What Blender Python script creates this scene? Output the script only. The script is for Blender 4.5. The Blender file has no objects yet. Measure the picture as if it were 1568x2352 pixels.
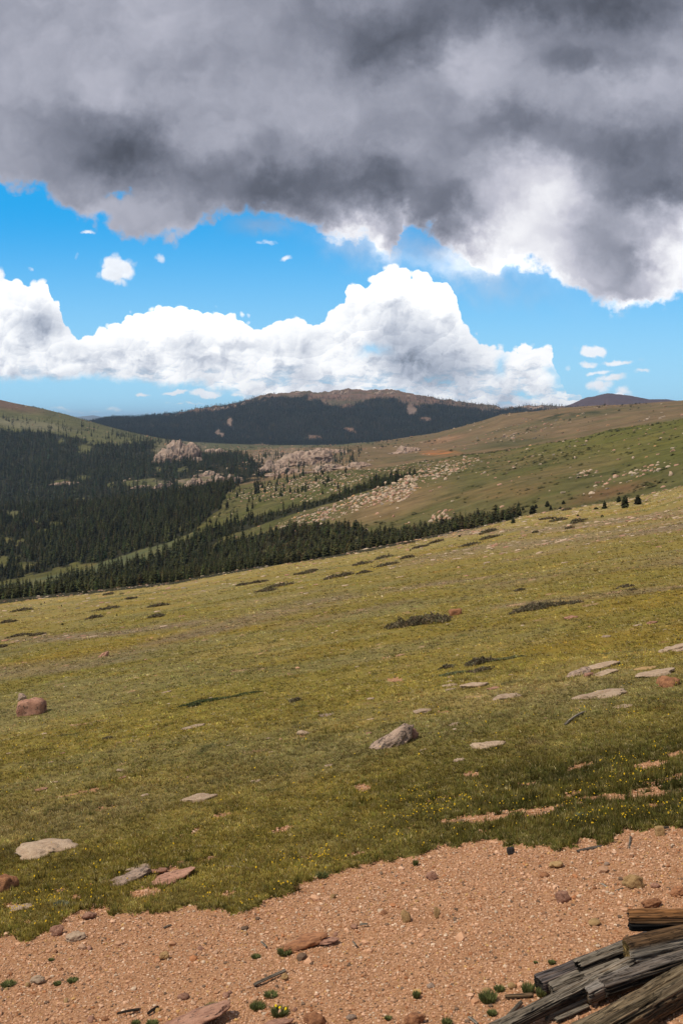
import bpy, bmesh, math, random
import numpy as np
from mathutils import Vector, Matrix, noise as mnoise

# ------------------------------------------------------------------ camera
F = 2287.0          # focal length in units where the frame is 1568 x 2352
HOR = 965.0         # row of eye level in that frame
EYE = 3.6
SC = bpy.context.scene
COL = SC.collection
cam_d = bpy.data.cameras.new('camera')
cam = bpy.data.objects.new('camera', cam_d)
COL.objects.link(cam)
cam.location = (0, 0, 0)
cam.rotation_euler = (math.radians(90), 0, 0)
cam_d.sensor_fit = 'VERTICAL'
cam_d.sensor_height = 36.0
cam_d.lens = F / 2352 * 36.0
cam_d.shift_y = -(1176 - HOR) / 2352
cam_d.clip_start = 0.1
cam_d.clip_end = 120000
SC.camera = cam

# ------------------------------------------------------------------ exposure
SC.view_settings.view_transform = 'Standard'
SC.view_settings.look = 'None'
SC.view_settings.exposure = 0.0
SC.view_settings.gamma = 1.0
SC.cycles.use_denoising = True
SC.cycles.max_bounces = 5
SC.cycles.diffuse_bounces = 2
SC.cycles.glossy_bounces = 2
SC.cycles.volume_bounces = 0

# ------------------------------------------------------------------ sun
SUN_DIR = Vector((-0.52, -0.24, 0.82)).normalized()      # towards the sun
SUN_EL = math.asin(SUN_DIR.z)
SUN_AZ = math.atan2(SUN_DIR.x, SUN_DIR.y)
sun_d = bpy.data.lights.new('sun', 'SUN')
sun_d.energy = 3.9
sun_d.angle = math.radians(0.6)
sun_d.color = (1.0, 0.90, 0.75)
sun = bpy.data.objects.new('sun', sun_d)
COL.objects.link(sun)
sun.rotation_euler = SUN_DIR.to_track_quat('Z', 'Y').to_euler()
sun.location = (0, 0, 50)

# ------------------------------------------------------------------ node expression helper
class X:
    """a socket (or number) with arithmetic that writes math nodes"""
    def __init__(s, nt, v): s.nt, s.v = nt, v
    def _m(s, op, *o, clamp=False):
        n = s.nt.nodes.new('ShaderNodeMath'); n.operation = op; n.use_clamp = clamp
        for i, a in enumerate((s,) + o):
            a = a.v if isinstance(a, X) else a
            if isinstance(a, (int, float)): n.inputs[i].default_value = a
            else: s.nt.links.new(a, n.inputs[i])
        return X(s.nt, n.outputs[0])
    def __add__(s, o): return s._m('ADD', o)
    __radd__ = __add__
    def __sub__(s, o): return s._m('SUBTRACT', o)
    def __rsub__(s, o): return X(s.nt, o)._m('SUBTRACT', s)
    def __mul__(s, o): return s._m('MULTIPLY', o)
    __rmul__ = __mul__
    def __truediv__(s, o): return s._m('DIVIDE', o)
    def __pow__(s, o): return s._m('POWER', o)
    def max(s, o): return s._m('MAXIMUM', o)
    def min(s, o): return s._m('MINIMUM', o)
    def abs(s): return s._m('ABSOLUTE')
    def exp(s): return s._m('EXPONENT')
    def clamp(s): return s._m('ADD', 0.0, clamp=True)
    def step(s, a, b):
        """smoothstep from a to b"""
        n = s.nt.nodes.new('ShaderNodeMapRange'); n.interpolation_type = 'SMOOTHSTEP'
        s.nt.links.new(s.v, n.inputs['Value'])
        for k, q in (('From Min', a), ('From Max', b)):
            if isinstance(q, X): s.nt.links.new(q.v, n.inputs[k])
            else: n.inputs[k].default_value = q
        return X(s.nt, n.outputs['Result'])

def comb(nt, x, y, z=0.0):
    n = nt.nodes.new('ShaderNodeCombineXYZ')
    for i, a in enumerate((x, y, z)):
        a = a.v if isinstance(a, X) else a
        if isinstance(a, (int, float)): n.inputs[i].default_value = a
        else: nt.links.new(a, n.inputs[i])
    return n.outputs[0]

def noise(nt, vec, scale, detail=4, rough=0.5, lac=2.0, dist=0.0, color=False, dim='3D'):
    n = nt.nodes.new('ShaderNodeTexNoise'); n.noise_dimensions = dim
    if vec is not None: nt.links.new(vec, n.inputs['Vector'])
    n.inputs['Scale'].default_value = scale
    n.inputs['Detail'].default_value = detail
    n.inputs['Roughness'].default_value = rough
    n.inputs['Lacunarity'].default_value = lac
    n.inputs['Distortion'].default_value = dist
    return n.outputs['Color'] if color else X(nt, n.outputs[0])

def voro(nt, vec, scale, detail=0, rough=0.5, smooth=None, rnd=1.0):
    n = nt.nodes.new('ShaderNodeTexVoronoi')
    if smooth is not None:
        n.feature = 'SMOOTH_F1'; n.inputs['Smoothness'].default_value = smooth
    nt.links.new(vec, n.inputs['Vector'])
    n.inputs['Scale'].default_value = scale
    n.inputs['Detail'].default_value = detail
    n.inputs['Roughness'].default_value = rough
    n.inputs['Randomness'].default_value = rnd
    return n

def mixc(nt, fac, a, b, blend='MIX'):
    n = nt.nodes.new('ShaderNodeMix'); n.data_type = 'RGBA'; n.blend_type = blend; n.clamp_factor = True
    f = fac.v if isinstance(fac, X) else fac
    if isinstance(f, (int, float)): n.inputs[0].default_value = f
    else: nt.links.new(f, n.inputs[0])
    for k, c in ((6, a), (7, b)):
        c = c.v if isinstance(c, X) else c
        if isinstance(c, (tuple, list)): n.inputs[k].default_value = (*c[:3], 1)
        else: nt.links.new(c, n.inputs[k])
    return n.outputs[2]

# ------------------------------------------------------------------ sky with clouds
world = bpy.data.worlds.new('World')
SC.world = world
world.use_nodes = True
def build_sky():
    nt = world.node_tree; N = nt.nodes; L = nt.links
    N.clear()
    out = N.new('ShaderNodeOutputWorld'); bg = N.new('ShaderNodeBackground')
    L.new(bg.outputs[0], out.inputs[0])
    bg.inputs['Strength'].default_value = 0.1
    sky = N.new('ShaderNodeTexSky'); sky.sky_type = 'NISHITA'; sky.sun_disc = False
    sky.sun_elevation = SUN_EL; sky.sun_rotation = SUN_AZ
    sky.altitude = 3500; sky.air_density = 1.3; sky.dust_density = 0.3; sky.ozone_density = 3.0
    tc = N.new('ShaderNodeTexCoord'); sp = N.new('ShaderNodeSeparateXYZ')
    L.new(tc.outputs['Generated'], sp.inputs[0])
    x, y, z = (X(nt, sp.outputs[i]) for i in range(3))
    ya = y.abs().max(0.28)
    u = x / ya * F + 784.0                 # direction of view, in frame units about the view axis
    r = HOR - z / ya * F                   # HOR at eye level, smaller upward
    P = comb(nt, u * 0.001, r * 0.001)
    def off(c, i):
        s = N.new('ShaderNodeSeparateColor'); L.new(c, s.inputs[0]); return X(nt, s.outputs[i]) - 0.5
    w1 = noise(nt, P, 5.0, 3, 0.5, color=True)
    w2 = noise(nt, P, 17.0, 6, 0.62, color=True)
    w1x, w1y, w2x, w2y = off(w1, 0), off(w1, 1), off(w2, 0), off(w2, 1)
    def curve(pts, lo=-800.0, hi=2400.0, vlo=0.0, vhi=1000.0, src=None, smooth=True):
        n = N.new('ShaderNodeFloatCurve')
        c = n.mapping.curves[0]
        n.mapping.use_clip = True
        pp = [((a - lo) / (hi - lo), (b - vlo) / (vhi - vlo)) for a, b in pts]
        c.points[0].location = pp[0]; c.points[1].location = pp[-1]
        for q in pp[1:-1]: c.points.new(*q)
        if not smooth:
            for q in c.points: q.handle_type = 'VECTOR'
        n.mapping.update()
        s = ((src if src is not None else u) - lo) / (hi - lo)
        L.new(s.clamp().v, n.inputs['Value'])
        return X(nt, n.outputs[0]) * (vhi - vlo) + vlo
    def blobs(vec, items, acc=None, mode='ADD'):
        """sum (or maximum) of soft elliptical bumps; items: centre u, centre r, radius u, radius r, weight"""
        for (a, b, c, d, k) in items:
            m = N.new('ShaderNodeVectorMath'); m.operation = 'MULTIPLY_ADD'
            L.new(vec, m.inputs[0]); m.inputs[1].default_value = (1000.0 / c, 1000.0 / d, 0); m.inputs[2].default_value = (-a / c, -b / d, 0)
            q = N.new('ShaderNodeVectorMath'); q.operation = 'DOT_PRODUCT'
            L.new(m.outputs[0], q.inputs[0]); L.new(m.outputs[0], q.inputs[1])
            e = X(nt, 0.3679) ** X(nt, q.outputs['Value'])
            if acc is None: acc = e * k
            elif mode == 'ADD':
                t = N.new('ShaderNodeMath'); t.operation = 'MULTIPLY_ADD'
                L.new(e.v, t.inputs[0]); t.inputs[1].default_value = k; L.new(acc.v, t.inputs[2]); acc = X(nt, t.outputs[0])
            else: acc = (e * k).max(acc)
        return acc
    def wv(a1, a2):
        """view direction coordinates shifted by the large and the small swirl"""
        return comb(nt, (u + w1x * a1 + w2x * a2) * 0.001, (r + w1y * a1 + w2y * a2) * 0.001)
    def puffs(vec, scale):
        """cauliflower heads: height of each rounded head and how much its face turns to the sun"""
        v = N.new('ShaderNodeTexVoronoi'); v.voronoi_dimensions = '2D'; v.inputs['Scale'].default_value = scale
        v.inputs['Randomness'].default_value = 1.0
        L.new(vec, v.inputs['Vector'])
        d = N.new('ShaderNodeVectorMath'); d.operation = 'SUBTRACT'
        L.new(vec, d.inputs[0]); L.new(v.outputs['Position'], d.inputs[1])
        q = N.new('ShaderNodeVectorMath'); q.operation = 'DOT_PRODUCT'
        L.new(d.outputs[0], q.inputs[0]); q.inputs[1].default_value = (-0.45 * scale, -0.9 * scale, 0)
        h = X(nt, v.outputs['Distance'])
        return 1.0 - h * h, X(nt, q.outputs['Value'])
    # --- blue of the sky
    sk = mixc(nt, 1.0, sky.outputs[0], (0.30, 1.15, 1.95), 'MULTIPLY')
    grad = r.step(450.0, 965.0)
    skc = mixc(nt, grad * 0.85, mixc(nt, 0.75, sk, (0.10, 4.1, 8.3)), (4.6, 8.0, 10.0))
    # --- cumulus bank over the horizon
    Pw = wv(40, 22)
    h1, s1 = puffs(Pw, 17.0)
    h2, s2 = puffs(wv(30, 26), 42.0)
    med = noise(nt, Pw, 8.0, 5, 0.6)
    uc = u + w2x * 34.0
    top = curve([(-800, 700), (-300, 690), (-60, 640), (40, 640), (90, 646), (122, 662), (135, 690), (128, 735), (150, 758), (205, 762), (265, 745), (300, 725),
                 (370, 706), (435, 704), (455, 722), (490, 712), (530, 718), (575, 730), (602, 750), (640, 738), (700, 730), (740, 732), (786, 695), (798, 656), (850, 650),
                 (878, 618), (930, 606), (985, 640), (1025, 655), (1052, 690), (1064, 735), (1088, 778), (1130, 802), (1160, 796), (1235, 792), (1262, 806),
                 (1278, 850), (1300, 890), (1330, 908), (1380, 915), (1450, 916), (1500, 926), (1700, 930), (2400, 800)], src=uc, smooth=False)
    bot = curve([(-800, 860), (0, 866), (200, 868), (300, 876), (420, 884), (520, 896), (580, 930), (640, 965), (2400, 980)])
    cd = (r + w2y * 26.0 + (h1 - 0.8) * 42.0 + (h2 - 0.8) * 24.0) - top + (med - 0.5) * (18.0 + u.step(1060.0, 1240.0) * 70.0)     # >0 below the top edge
    cm = cd.step(-2.0, 5.0)
    cb = ((r + w2y * 60.0) - bot).step(-14.0, 12.0)
    cm = cm * (1.0 - cb)
    fine = noise(nt, comb(nt, (u + w2x * 60.0) * 0.0011, (r + w2y * 30.0) * 0.0032), 12.0, 5, 0.62)
    hole = ((fine - 0.51) * 7.0).clamp() * r.step(820.0, 915.0) * 0.75
    hole = blobs(wv(20, 60), [(855, 805, 28, 12, .8), (1150, 838, 12, 20, .7), (1285, 870, 20, 26, .9), (1215, 905, 24, 8, .7), (1262, 850, 14, 10, .6)], hole)
    cm = cm * (1.0 - hole.clamp())
    rel = s1 * 0.055 + s2 * 0.035
    mid = noise(nt, wv(60, 50), 15.0, 5, 0.6)
    g = 1.05 + rel * 0.9 * cd.step(-10.0, 60.0) - ((med - 0.47) * 5.0).clamp() * 0.16 * cd.step(10.0, 110.0) - ((mid - 0.50) * 5.0).clamp() * 0.16 * cd.step(14.0, 80.0) - ((fine - 0.50) * 5.0).clamp() * 0.20 * r.step(770.0, 870.0)
    g = blobs(wv(70, 55), [(985, 805, 105, 70, -.19), (1010, 860, 95, 36, -.15), (900, 750, 50, 50, -.10), (95, 735, 52, 32, -.24), (150, 800, 60, 16, -.08), (430, 790, 40, 20, -.10), (250, 820, 90, 10, -.10), (700, 780, 50, 30, -.07), (480, 840, 50, 12, -.12),
                            (545, 803, 60, 10, -.16), (340, 745, 22, 26, -.08), (1060, 840, 60, 50, -.08), (120, 862, 160, 14, -.10), (640, 870, 200, 24, -.04),
                            (960, 645, 120, 45, .16), (400, 735, 150, 40, .14), (1120, 900, 60, 14, -.08)], g)
    cumc = mixc(nt, ((g - 0.66) * 2.6).clamp(), (0.86, 0.95, 1.16), (1.0, 1.0, 1.0))
    def scaled(c, gg):
        m = N.new('ShaderNodeVectorMath'); m.operation = 'SCALE'
        L.new(c, m.inputs[0]); L.new(((gg.max(0.2) ** 2.2) * 10.0).v, m.inputs['Scale'])
        return m.outputs[0]
    cum = scaled(cumc, g)
    col = mixc(nt, cm * 0.985, skc, cum)
    # --- small separate puffs
    pm = blobs(wv(22, 40), [(270, 622, 42, 28, 1.7), (278, 655, 20, 20, .8), (1364, 804, 36, 14, 1.5), (1345, 832, 26, 8, 1.2), (1412, 832, 42, 7, 1.2), (1330, 850, 26, 10, .8), (1400, 868, 46, 12, .9),
                            (1372, 852, 48, 8, .9), (1375, 888, 50, 22, .95), (1430, 902, 30, 16, .9), (1300, 842, 12, 12, .8),
                            (440, 925, 60, 3, .6), (560, 905, 30, 6, 1.0), (405, 902, 30, 6, 1.4), (476, 905, 42, 8, 1.5), (325, 904, 20, 4, .9), (545, 911, 24, 7, 1.0), (200, 946, 150, 8, .8),
                            (395, 950, 80, 7, .6), (2, 632, 18, 20, 1.1), (72, 617, 9, 9, .7), (175, 592, 8, 14, .5), (205, 532, 20, 8, .85), (655, 597, 24, 9, .9),
                            (610, 560, 40, 10, .8), (370, 594, 14, 12, .7), (1094, 762, 9, 8, .8), (1480, 857, 22, 5, .55), (1430, 918, 60, 8, .8)], None, 'MAX')
    pmask = (pm + (med - 0.5) * 1.5 + (h2 - 0.85) * 0.5 + w2x * 0.5).step(0.40, 0.95)
    col = mixc(nt, pmask * 0.95, col, scaled(mixc(nt, 0.5, (0.92, 0.97, 1.06), (1, 1, 1)), 1.0 + rel * 0.5 - ((med - 0.5) * 2.0).clamp() * 0.14))
    # --- heavy deck overhead
    low = curve([(-800, 300), (-300, 330), (-60, 390), (0, 412), (60, 440), (110, 462), (160, 490), (230, 520), (300, 548), (370, 556), (430, 552), (452, 530), (500, 508), (560, 494),
                 (640, 505), (700, 520), (760, 548), (830, 572), (890, 598), (912, 580), (930, 548), (1000, 556), (1060, 590), (1120, 626), (1200, 632), (1300, 650), (1345, 690), (1400, 712), (1480, 708),
                 (1568, 690), (1800, 640), (2400, 600)], src=u + w2x * 90.0)
    Pd = wv(190, 70)
    soft = noise(nt, Pd, 4.5, 6, 0.56)
    dd = low - (r + w2y * 110.0 + w1y * 50.0) + (soft - 0.5) * 100.0 + (h1 - 0.8) * 30.0 + (h2 - 0.8) * 14.0        # >0 inside the deck
    dm = dd.step(-10.0, 26.0)
    vl = blobs(wv(60, 90), [(1010, 590, 150, 60, .60), (1150, 660, 130, 60, .30), (600, 520, 70, 24, .5), (850, 560, 100, 40, .4)]) * (0.4 + soft * 1.2)
    dmask = dm.max(vl.clamp() * dd.step(-130.0, 10.0))
    tear = blobs(wv(60, 120), [(285, 452, 16, 8, .8), (1450, 700, 14, 10, .5), (480, 520, 20, 14, .5)])
    dmask = dmask * (1.0 - tear.clamp())
    gd = 0.615 + (soft - 0.5) * 0.38 + w2x * 0.08
    gd = blobs(wv(170, 110), [(90, 90, 230, 150, .07), (450, 60, 150, 70, .06), (880, 80, 180, 75, -.20), (1300, 0, 330, 70, -.24), (1340, 150, 130, 55, -.15),
                            (1090, 140, 65, 90, .12), (1440, 215, 200, 45, .08), (300, 215, 150, 36, .07), (640, 240, 150, 70, .05), (290, 350, 160, 70, -.22),
                            (130, 270, 90, 50, -.08), (640, 410, 260, 60, -.19), (860, 450, 130, 50, -.13), (1180, 290, 80, 42, -.15), (1400, 345, 180, 55, -.16),
                            (1510, 430, 120, 38, -.19), (1050, 490, 70, 60, -.14), (1230, 400, 110, 55, .17), (1290, 470, 100, 55, .22), (1190, 540, 100, 60, .27),
                            (1555, 570, 70, 100, .34), (1110, 560, 60, 40, .14), (1405, 545, 50, 60, -.06), (1440, 600, 34, 36, -.09), (1320, 620, 80, 50, .14), (1510, 650, 80, 50, .18), (1120, 470, 60, 60, .08), (1270, 590, 60, 40, .12), (1420, 695, 80, 20, .30), (250, 500, 150, 28, .06),
                            (420, 540, 60, 30, .08), (800, 540, 90, 30, .28), (880, 575, 40, 28, .24), (930, 500, 30, 24, .18), (1000, 600, 150, 36, .22), (1180, 605, 80, 28, .22), (430, 330, 50, 60, .07)], gd)
    gd = gd + (1.0 - dd.step(0.0, 50.0)) * (0.07 + u.step(600.0, 900.0) * 0.12)
    warm = mixc(nt, ((gd - 0.42) * 2.6).clamp(), (0.88, 0.95, 1.21), (0.97, 0.967, 1.10))
    warm = mixc(nt, ((gd - 0.78) * 5.0).clamp(), warm, (1.0, 1.0, 1.03))
    col = mixc(nt, dmask, col, scaled(warm, gd))
    L.new(col, bg.inputs['Color'])
build_sky()
world.cycles.sampling_method = 'MANUAL'
world.cycles.sample_map_resolution = 512

# ================================================================== helpers
RNG = np.random.default_rng(7)
random.seed(7)
_perm = np.random.default_rng(3).permutation(256)
_perm = np.concatenate([_perm, _perm, _perm])
_ga = np.random.default_rng(5).uniform(0, 2 * np.pi, 256)
_gx, _gy = np.cos(_ga), np.sin(_ga)

def perlin(x, y, seed=0):
    xi = np.floor(x).astype(np.int64); yi = np.floor(y).astype(np.int64)
    xf = x - xi; yf = y - yi
    def g(i, j):
        h = _perm[(_perm[(i + seed * 37) & 255] + j) & 255]
        return _gx[h], _gy[h]
    s = xf * xf * xf * (xf * (xf * 6 - 15) + 10); t = yf * yf * yf * (yf * (yf * 6 - 15) + 10)
    a, b = g(xi, yi); n00 = a * xf + b * yf
    a, b = g(xi + 1, yi); n10 = a * (xf - 1) + b * yf
    a, b = g(xi, yi + 1); n01 = a * xf + b * (yf - 1)
    a, b = g(xi + 1, yi + 1); n11 = a * (xf - 1) + b * (yf - 1)
    return (n00 * (1 - s) + n10 * s) * (1 - t) + (n01 * (1 - s) + n11 * s) * t

def fbm(x, y, scale, octs=4, gain=0.5, seed=0):
    """about -1..1; scale = size in metres of the largest feature"""
    o = 0; a = 1.0; n = 0
    fx = np.asarray(x, float) / scale; fy = np.asarray(y, float) / scale
    for k in range(octs):
        o = o + a * perlin(fx + 17.3 * k, fy + 9.1 * k, seed + k); n += a
        a *= gain; fx = fx * 2.03; fy = fy * 2.03
    return o / n * 1.7

def sstep(a, b, x):
    t = np.clip((x - a) / (b - a), 0, 1)
    return t * t * (3 - 2 * t)

def inpoly(u, r, pts):
    u = np.asarray(u); r = np.asarray(r)
    c = np.zeros(u.shape, bool)
    n = len(pts); j = n - 1
    for i in range(n):
        x1, y1 = pts[i]; x2, y2 = pts[j]
        if y1 != y2:
            c ^= ((y1 > r) != (y2 > r)) & (u < (x2 - x1) * (r - y1) / (y2 - y1) + x1)
        j = i
    return c

def ell(u, r, a, b, c, d, tilt=0.0):
    """1 in the middle of an ellipse, 0 at its rim and outside"""
    ct, st = math.cos(tilt), math.sin(tilt)
    du, dr = u - a, r - b
    du, dr = du * ct + dr * st, dr * ct - du * st
    return np.clip(1.6 - 1.6 * np.sqrt((du / c) ** 2 + (dr / d) ** 2), 0, 1)

# ------------------------------------------------------------------ shape of the land
# sight lines: for each direction the distance and the level at which the land crosses it
UK = [-500, -100, 0, 100, 200, 300, 400, 500, 600, 700, 784, 870, 950, 1030, 1100, 1200, 1300, 1400, 1484, 1568, 1750, 2100]
CR = [1445, 1391, 1377, 1367, 1357, 1346, 1334, 1317, 1300, 1286, 1272, 1256, 1240, 1224, 1212, 1186, 1172, 1156, 1143, 1117, 1075, 1000]
CY = [420, 390, 380, 370, 360, 350, 345, 340, 335, 325, 315, 305, 300, 295, 290, 285, 280, 275, 268, 260, 240, 200]
# (distance, level) curves behind the crest of the meadow
def T(*p): return np.array(p, float)
LAND = [
 # u, Y, row
 [T(-500, 0, 300, 500, 784, 950, 1100, 1250, 1400, 1568, 2100), T(560, 520, 470, 440, 380, 350, 335, 320, 310, 292, 240), T(1475, 1396, 1358, 1325, 1277, 1242, 1213, 1176, 1157, 1118, 1001)],
 [T(-500, 0, 200, 400, 500, 600, 700, 784, 950, 1100, 1250, 1400, 1568, 2100), T(700, 640, 620, 590, 570, 550, 500, 460, 400, 370, 350, 335, 312, 260), T(1420, 1358, 1330, 1296, 1272, 1248, 1232, 1218, 1222, 1208, 1172, 1152, 1114, 1000)],
 [T(-500, 0, 200, 390, 500, 600, 700, 784, 870, 950, 1100, 1250, 1400, 1568, 2100), T(800, 740, 710, 680, 650, 630, 600, 570, 550, 520, 470, 440, 420, 390, 340), T(1390, 1335, 1306, 1252, 1235, 1210, 1180, 1165, 1150, 1145, 1130, 1110, 1092, 1060, 960)],
 [T(-500, 0, 200, 400, 500, 600, 700, 784, 870, 950, 1030, 1100, 1200, 1300, 1400, 1484, 1568, 2100), T(1000, 930, 900, 860, 820, 800, 770, 740, 710, 680, 660, 640, 610, 590, 575, 560, 540, 500), T(1270, 1245, 1225, 1190, 1170, 1145, 1130, 1118, 1104, 1092, 1080, 1072, 1058, 1042, 1025, 1012, 1000, 900)],
 # top of the near ridge on the right, top of the wooded slope on the left
 [T(-500, 0, 100, 200, 300, 400, 500, 600, 700, 784, 870, 940, 1000, 1080, 1120, 1200, 1250, 1340, 1400, 1480, 1568, 2100), T(1250, 1180, 1160, 1150, 1130, 1110, 1080, 1040, 1000, 970, 940, 915, 895, 870, 860, 830, 815, 790, 775, 750, 730, 640), T(1190, 1172, 1168, 1160, 1150, 1138, 1120, 1108, 1092, 1080, 1076, 1064, 1056, 1045, 1043, 1032, 1021, 1007, 989, 977, 963, 870)],
 # hidden dip behind it
 [T(-500, 0, 400, 600, 784, 1000, 1200, 1400, 1568, 2100), T(1350, 1280, 1220, 1200, 1150, 1100, 1020, 960, 900, 800), T(1192, 1176, 1146, 1112, 1088, 1068, 1046, 1008, 980, 890)],
 [T(-500, 0, 200, 400, 600, 700, 784, 1000, 1200, 1400, 1568, 2100), T(1550, 1480, 1450, 1400, 1380, 1360, 1350, 1300, 1200, 1120, 1060, 950), T(1150, 1130, 1120, 1098, 1086, 1075, 1064, 1046, 1024, 990, 962, 880)],
 [T(-500, 0, 200, 400, 500, 600, 700, 784, 900, 1000, 1100, 1200, 1300, 1400, 1568, 2100), T(1950, 1900, 1850, 1750, 1700, 1700, 1700, 1700, 1700, 1700, 1650, 1600, 1550, 1500, 1400, 1250), T(1060, 1050, 1062, 1060, 1058, 1050, 1042, 1040, 1034, 1026, 1012, 996, 978, 960, 940, 870)],
 [T(-500, 0, 100, 200, 300, 400, 460, 520, 600, 700, 784, 900, 950, 1000, 1040, 1100, 1150, 1200, 1300, 1440, 1568, 2100), T(2400, 2300, 2250, 2200, 2150, 2200, 2400, 2500, 2500, 2500, 2500, 2450, 2400, 2350, 2300, 2250, 2200, 2150, 2100, 2050, 2000, 1900), T(975, 985, 994, 1003, 1014, 1022, 1030, 1032, 1030, 1026, 1023, 1012, 1003, 995, 985, 969, 953, 947, 937, 930, 922, 870)],
 # left hill / plain below the mountain
 [T(-500, 0, 25, 100, 170, 215, 260, 330, 390, 460, 600, 784, 1000, 1150, 1300, 1568, 2100), T(2900, 2900, 2900, 2900, 2900, 2900, 2900, 2900, 2900, 3000, 3100, 3100, 3100, 3000, 2900, 2800, 2800), T(890, 919, 925, 939, 957, 970, 982, 1000, 1011, 1019, 1024, 1022, 1014, 975, 955, 940, 890)],
 [T(-500, 0, 100, 215, 390, 600, 784, 1000, 1150, 1300, 1568, 2100), T(3500, 3500, 3500, 3500, 3500, 3600, 3600, 3600, 3600, 3500, 3500, 3500), T(960, 965, 975, 992, 1012, 1021, 1021, 1016, 990, 970, 955, 920)],
 # wooded face, then skyline of the mountain
 [T(-500, 0, 100, 225, 300, 400, 500, 600, 700, 800, 900, 1000, 1100, 1150, 1250, 1568, 2100), T(4100, 4100, 4100, 4100, 4100, 4100, 4100, 4100, 4100, 4100, 4100, 4100, 4100, 4100, 4100, 4100, 4100), T(980, 985, 986, 984, 984, 984, 976, 966, 958, 958, 957, 963, 970, 965, 958, 955, 930)],
 [T(-500, 0, 100, 215, 240, 300, 372, 400, 430, 470, 525, 575, 605, 640, 685, 710, 750, 800, 840, 860, 905, 960, 1000, 1040, 1100, 1142, 1152, 1200, 1250, 1320, 1568, 2100), T(4500, 4500, 4500, 4500, 4500, 4500, 4600, 4600, 4600, 4650, 4700, 4700, 4700, 4700, 4700, 4700, 4700, 4700, 4700, 4700, 4700, 4700, 4700, 4700, 4700, 4700, 4700, 4700, 4700, 4700, 4700, 4700),
  T(980, 982, 980, 971, 968, 965, 958, 956, 949, 941, 935, 922, 912, 905, 901, 904, 905, 901, 904, 902, 900, 912, 919, 925, 935, 938, 945, 938, 936, 940, 945, 940)],
 [T(-500, 300, 700, 1000, 1200, 1568, 2100), T(5300,) * 7 if False else T(5300, 5300, 5300, 5300, 5300, 5300, 5300), T(985, 980, 950, 955, 958, 955, 950)],
 [T(-500, 300, 1000, 1240, 1300, 1320, 1345, 1380, 1395, 1420, 1450, 1490, 1530, 1568, 1700, 2100), T(*[6300.0] * 16), T(984, 980, 972, 955, 935, 926, 916, 909, 906, 908, 912, 920, 920, 923, 930, 950)],
 [T(-500, 2100), T(7600, 7600), T(985, 985)],
 [T(-500, 2100), T(24000, 24000), T(972, 972)],
 [T(-500, 0, 100, 150, 175, 200, 215, 232, 255, 290, 330, 420, 700, 2100), T(*[30000.0] * 14), T(963, 960, 959, 960, 957, 955, 953, 957, 957, 960, 962, 966, 966, 962)],
 [T(-500, 2100), T(34000, 34000), T(969, 969)],
 [T(-500, 2100), T(90000, 90000), T(967, 967)],
]
A0, B0 = 0.122, 0.165

def base_height(x, Y):
    """height of the land before its small roughness"""
    x = np.asarray(x, float); Y = np.asarray(Y, float)
    Ys = np.maximum(Y, 1.0)
    u = 784 + F * x / Ys
    uc = np.clip(u, -500, 2100)
    yc = np.interp(uc, UK, CY); rc = np.interp(uc, UK, CR)
    a = (rc - HOR) / F - EYE / yc
    alin = A0 - B0 * x / Ys
    w = sstep(40, 200, Y)
    near = -(EYE + (alin * (1 - w) + a * w) * Ys)
    near = np.where(Y < 1.0, -(EYE + A0 * Y - B0 * x), near)
    ky = [yc * 0.5, yc * 0.97]
    kz = [-(EYE + a * k) for k in ky]
    for (pu, py, pr) in LAND:
        yy = np.exp(np.interp(uc, pu, np.log(py))); rr = np.interp(uc, pu, pr)
        ky.append(yy); kz.append(-(rr - HOR) / F * yy)
    ky = np.array(ky); kz = np.array(kz)
    for i in range(1, len(ky)): ky[i] = np.maximum(ky[i], ky[i - 1] * 1.02)
    h = np.diff(ky, axis=0); d = np.diff(kz, axis=0) / h
    m = np.zeros_like(ky)
    pr_ = d[1:] * d[:-1]
    w1 = 2 * h[1:] + h[:-1]; w2 = h[1:] + 2 * h[:-1]
    with np.errstate(divide='ignore', invalid='ignore'):
        hm = (w1 + w2) / (w1 / d[:-1] + w2 / d[1:])
    m[1:-1] = np.where(pr_ > 0, hm, 0.0); m[0] = d[0]; m[-1] = d[-1]
    idx = np.clip((ky < Y).sum(axis=0) - 1, 0, len(ky) - 2)
    def take(A): return np.take_along_axis(A, idx[None], 0)[0]
    y0 = take(ky); z0 = take(kz); z1 = np.take_along_axis(kz, idx[None] + 1, 0)[0]
    hh = take(h); m0 = take(m); m1 = np.take_along_axis(m, idx[None] + 1, 0)[0]
    t = np.clip((Y - y0) / hh, 0, 1)
    far = (2 * t**3 - 3 * t**2 + 1) * z0 + (t**3 - 2 * t**2 + t) * hh * m0 + (-2 * t**3 + 3 * t**2) * z1 + (t**3 - t**2) * hh * m1
    return np.where(Y < ky[0], near, far)

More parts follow.
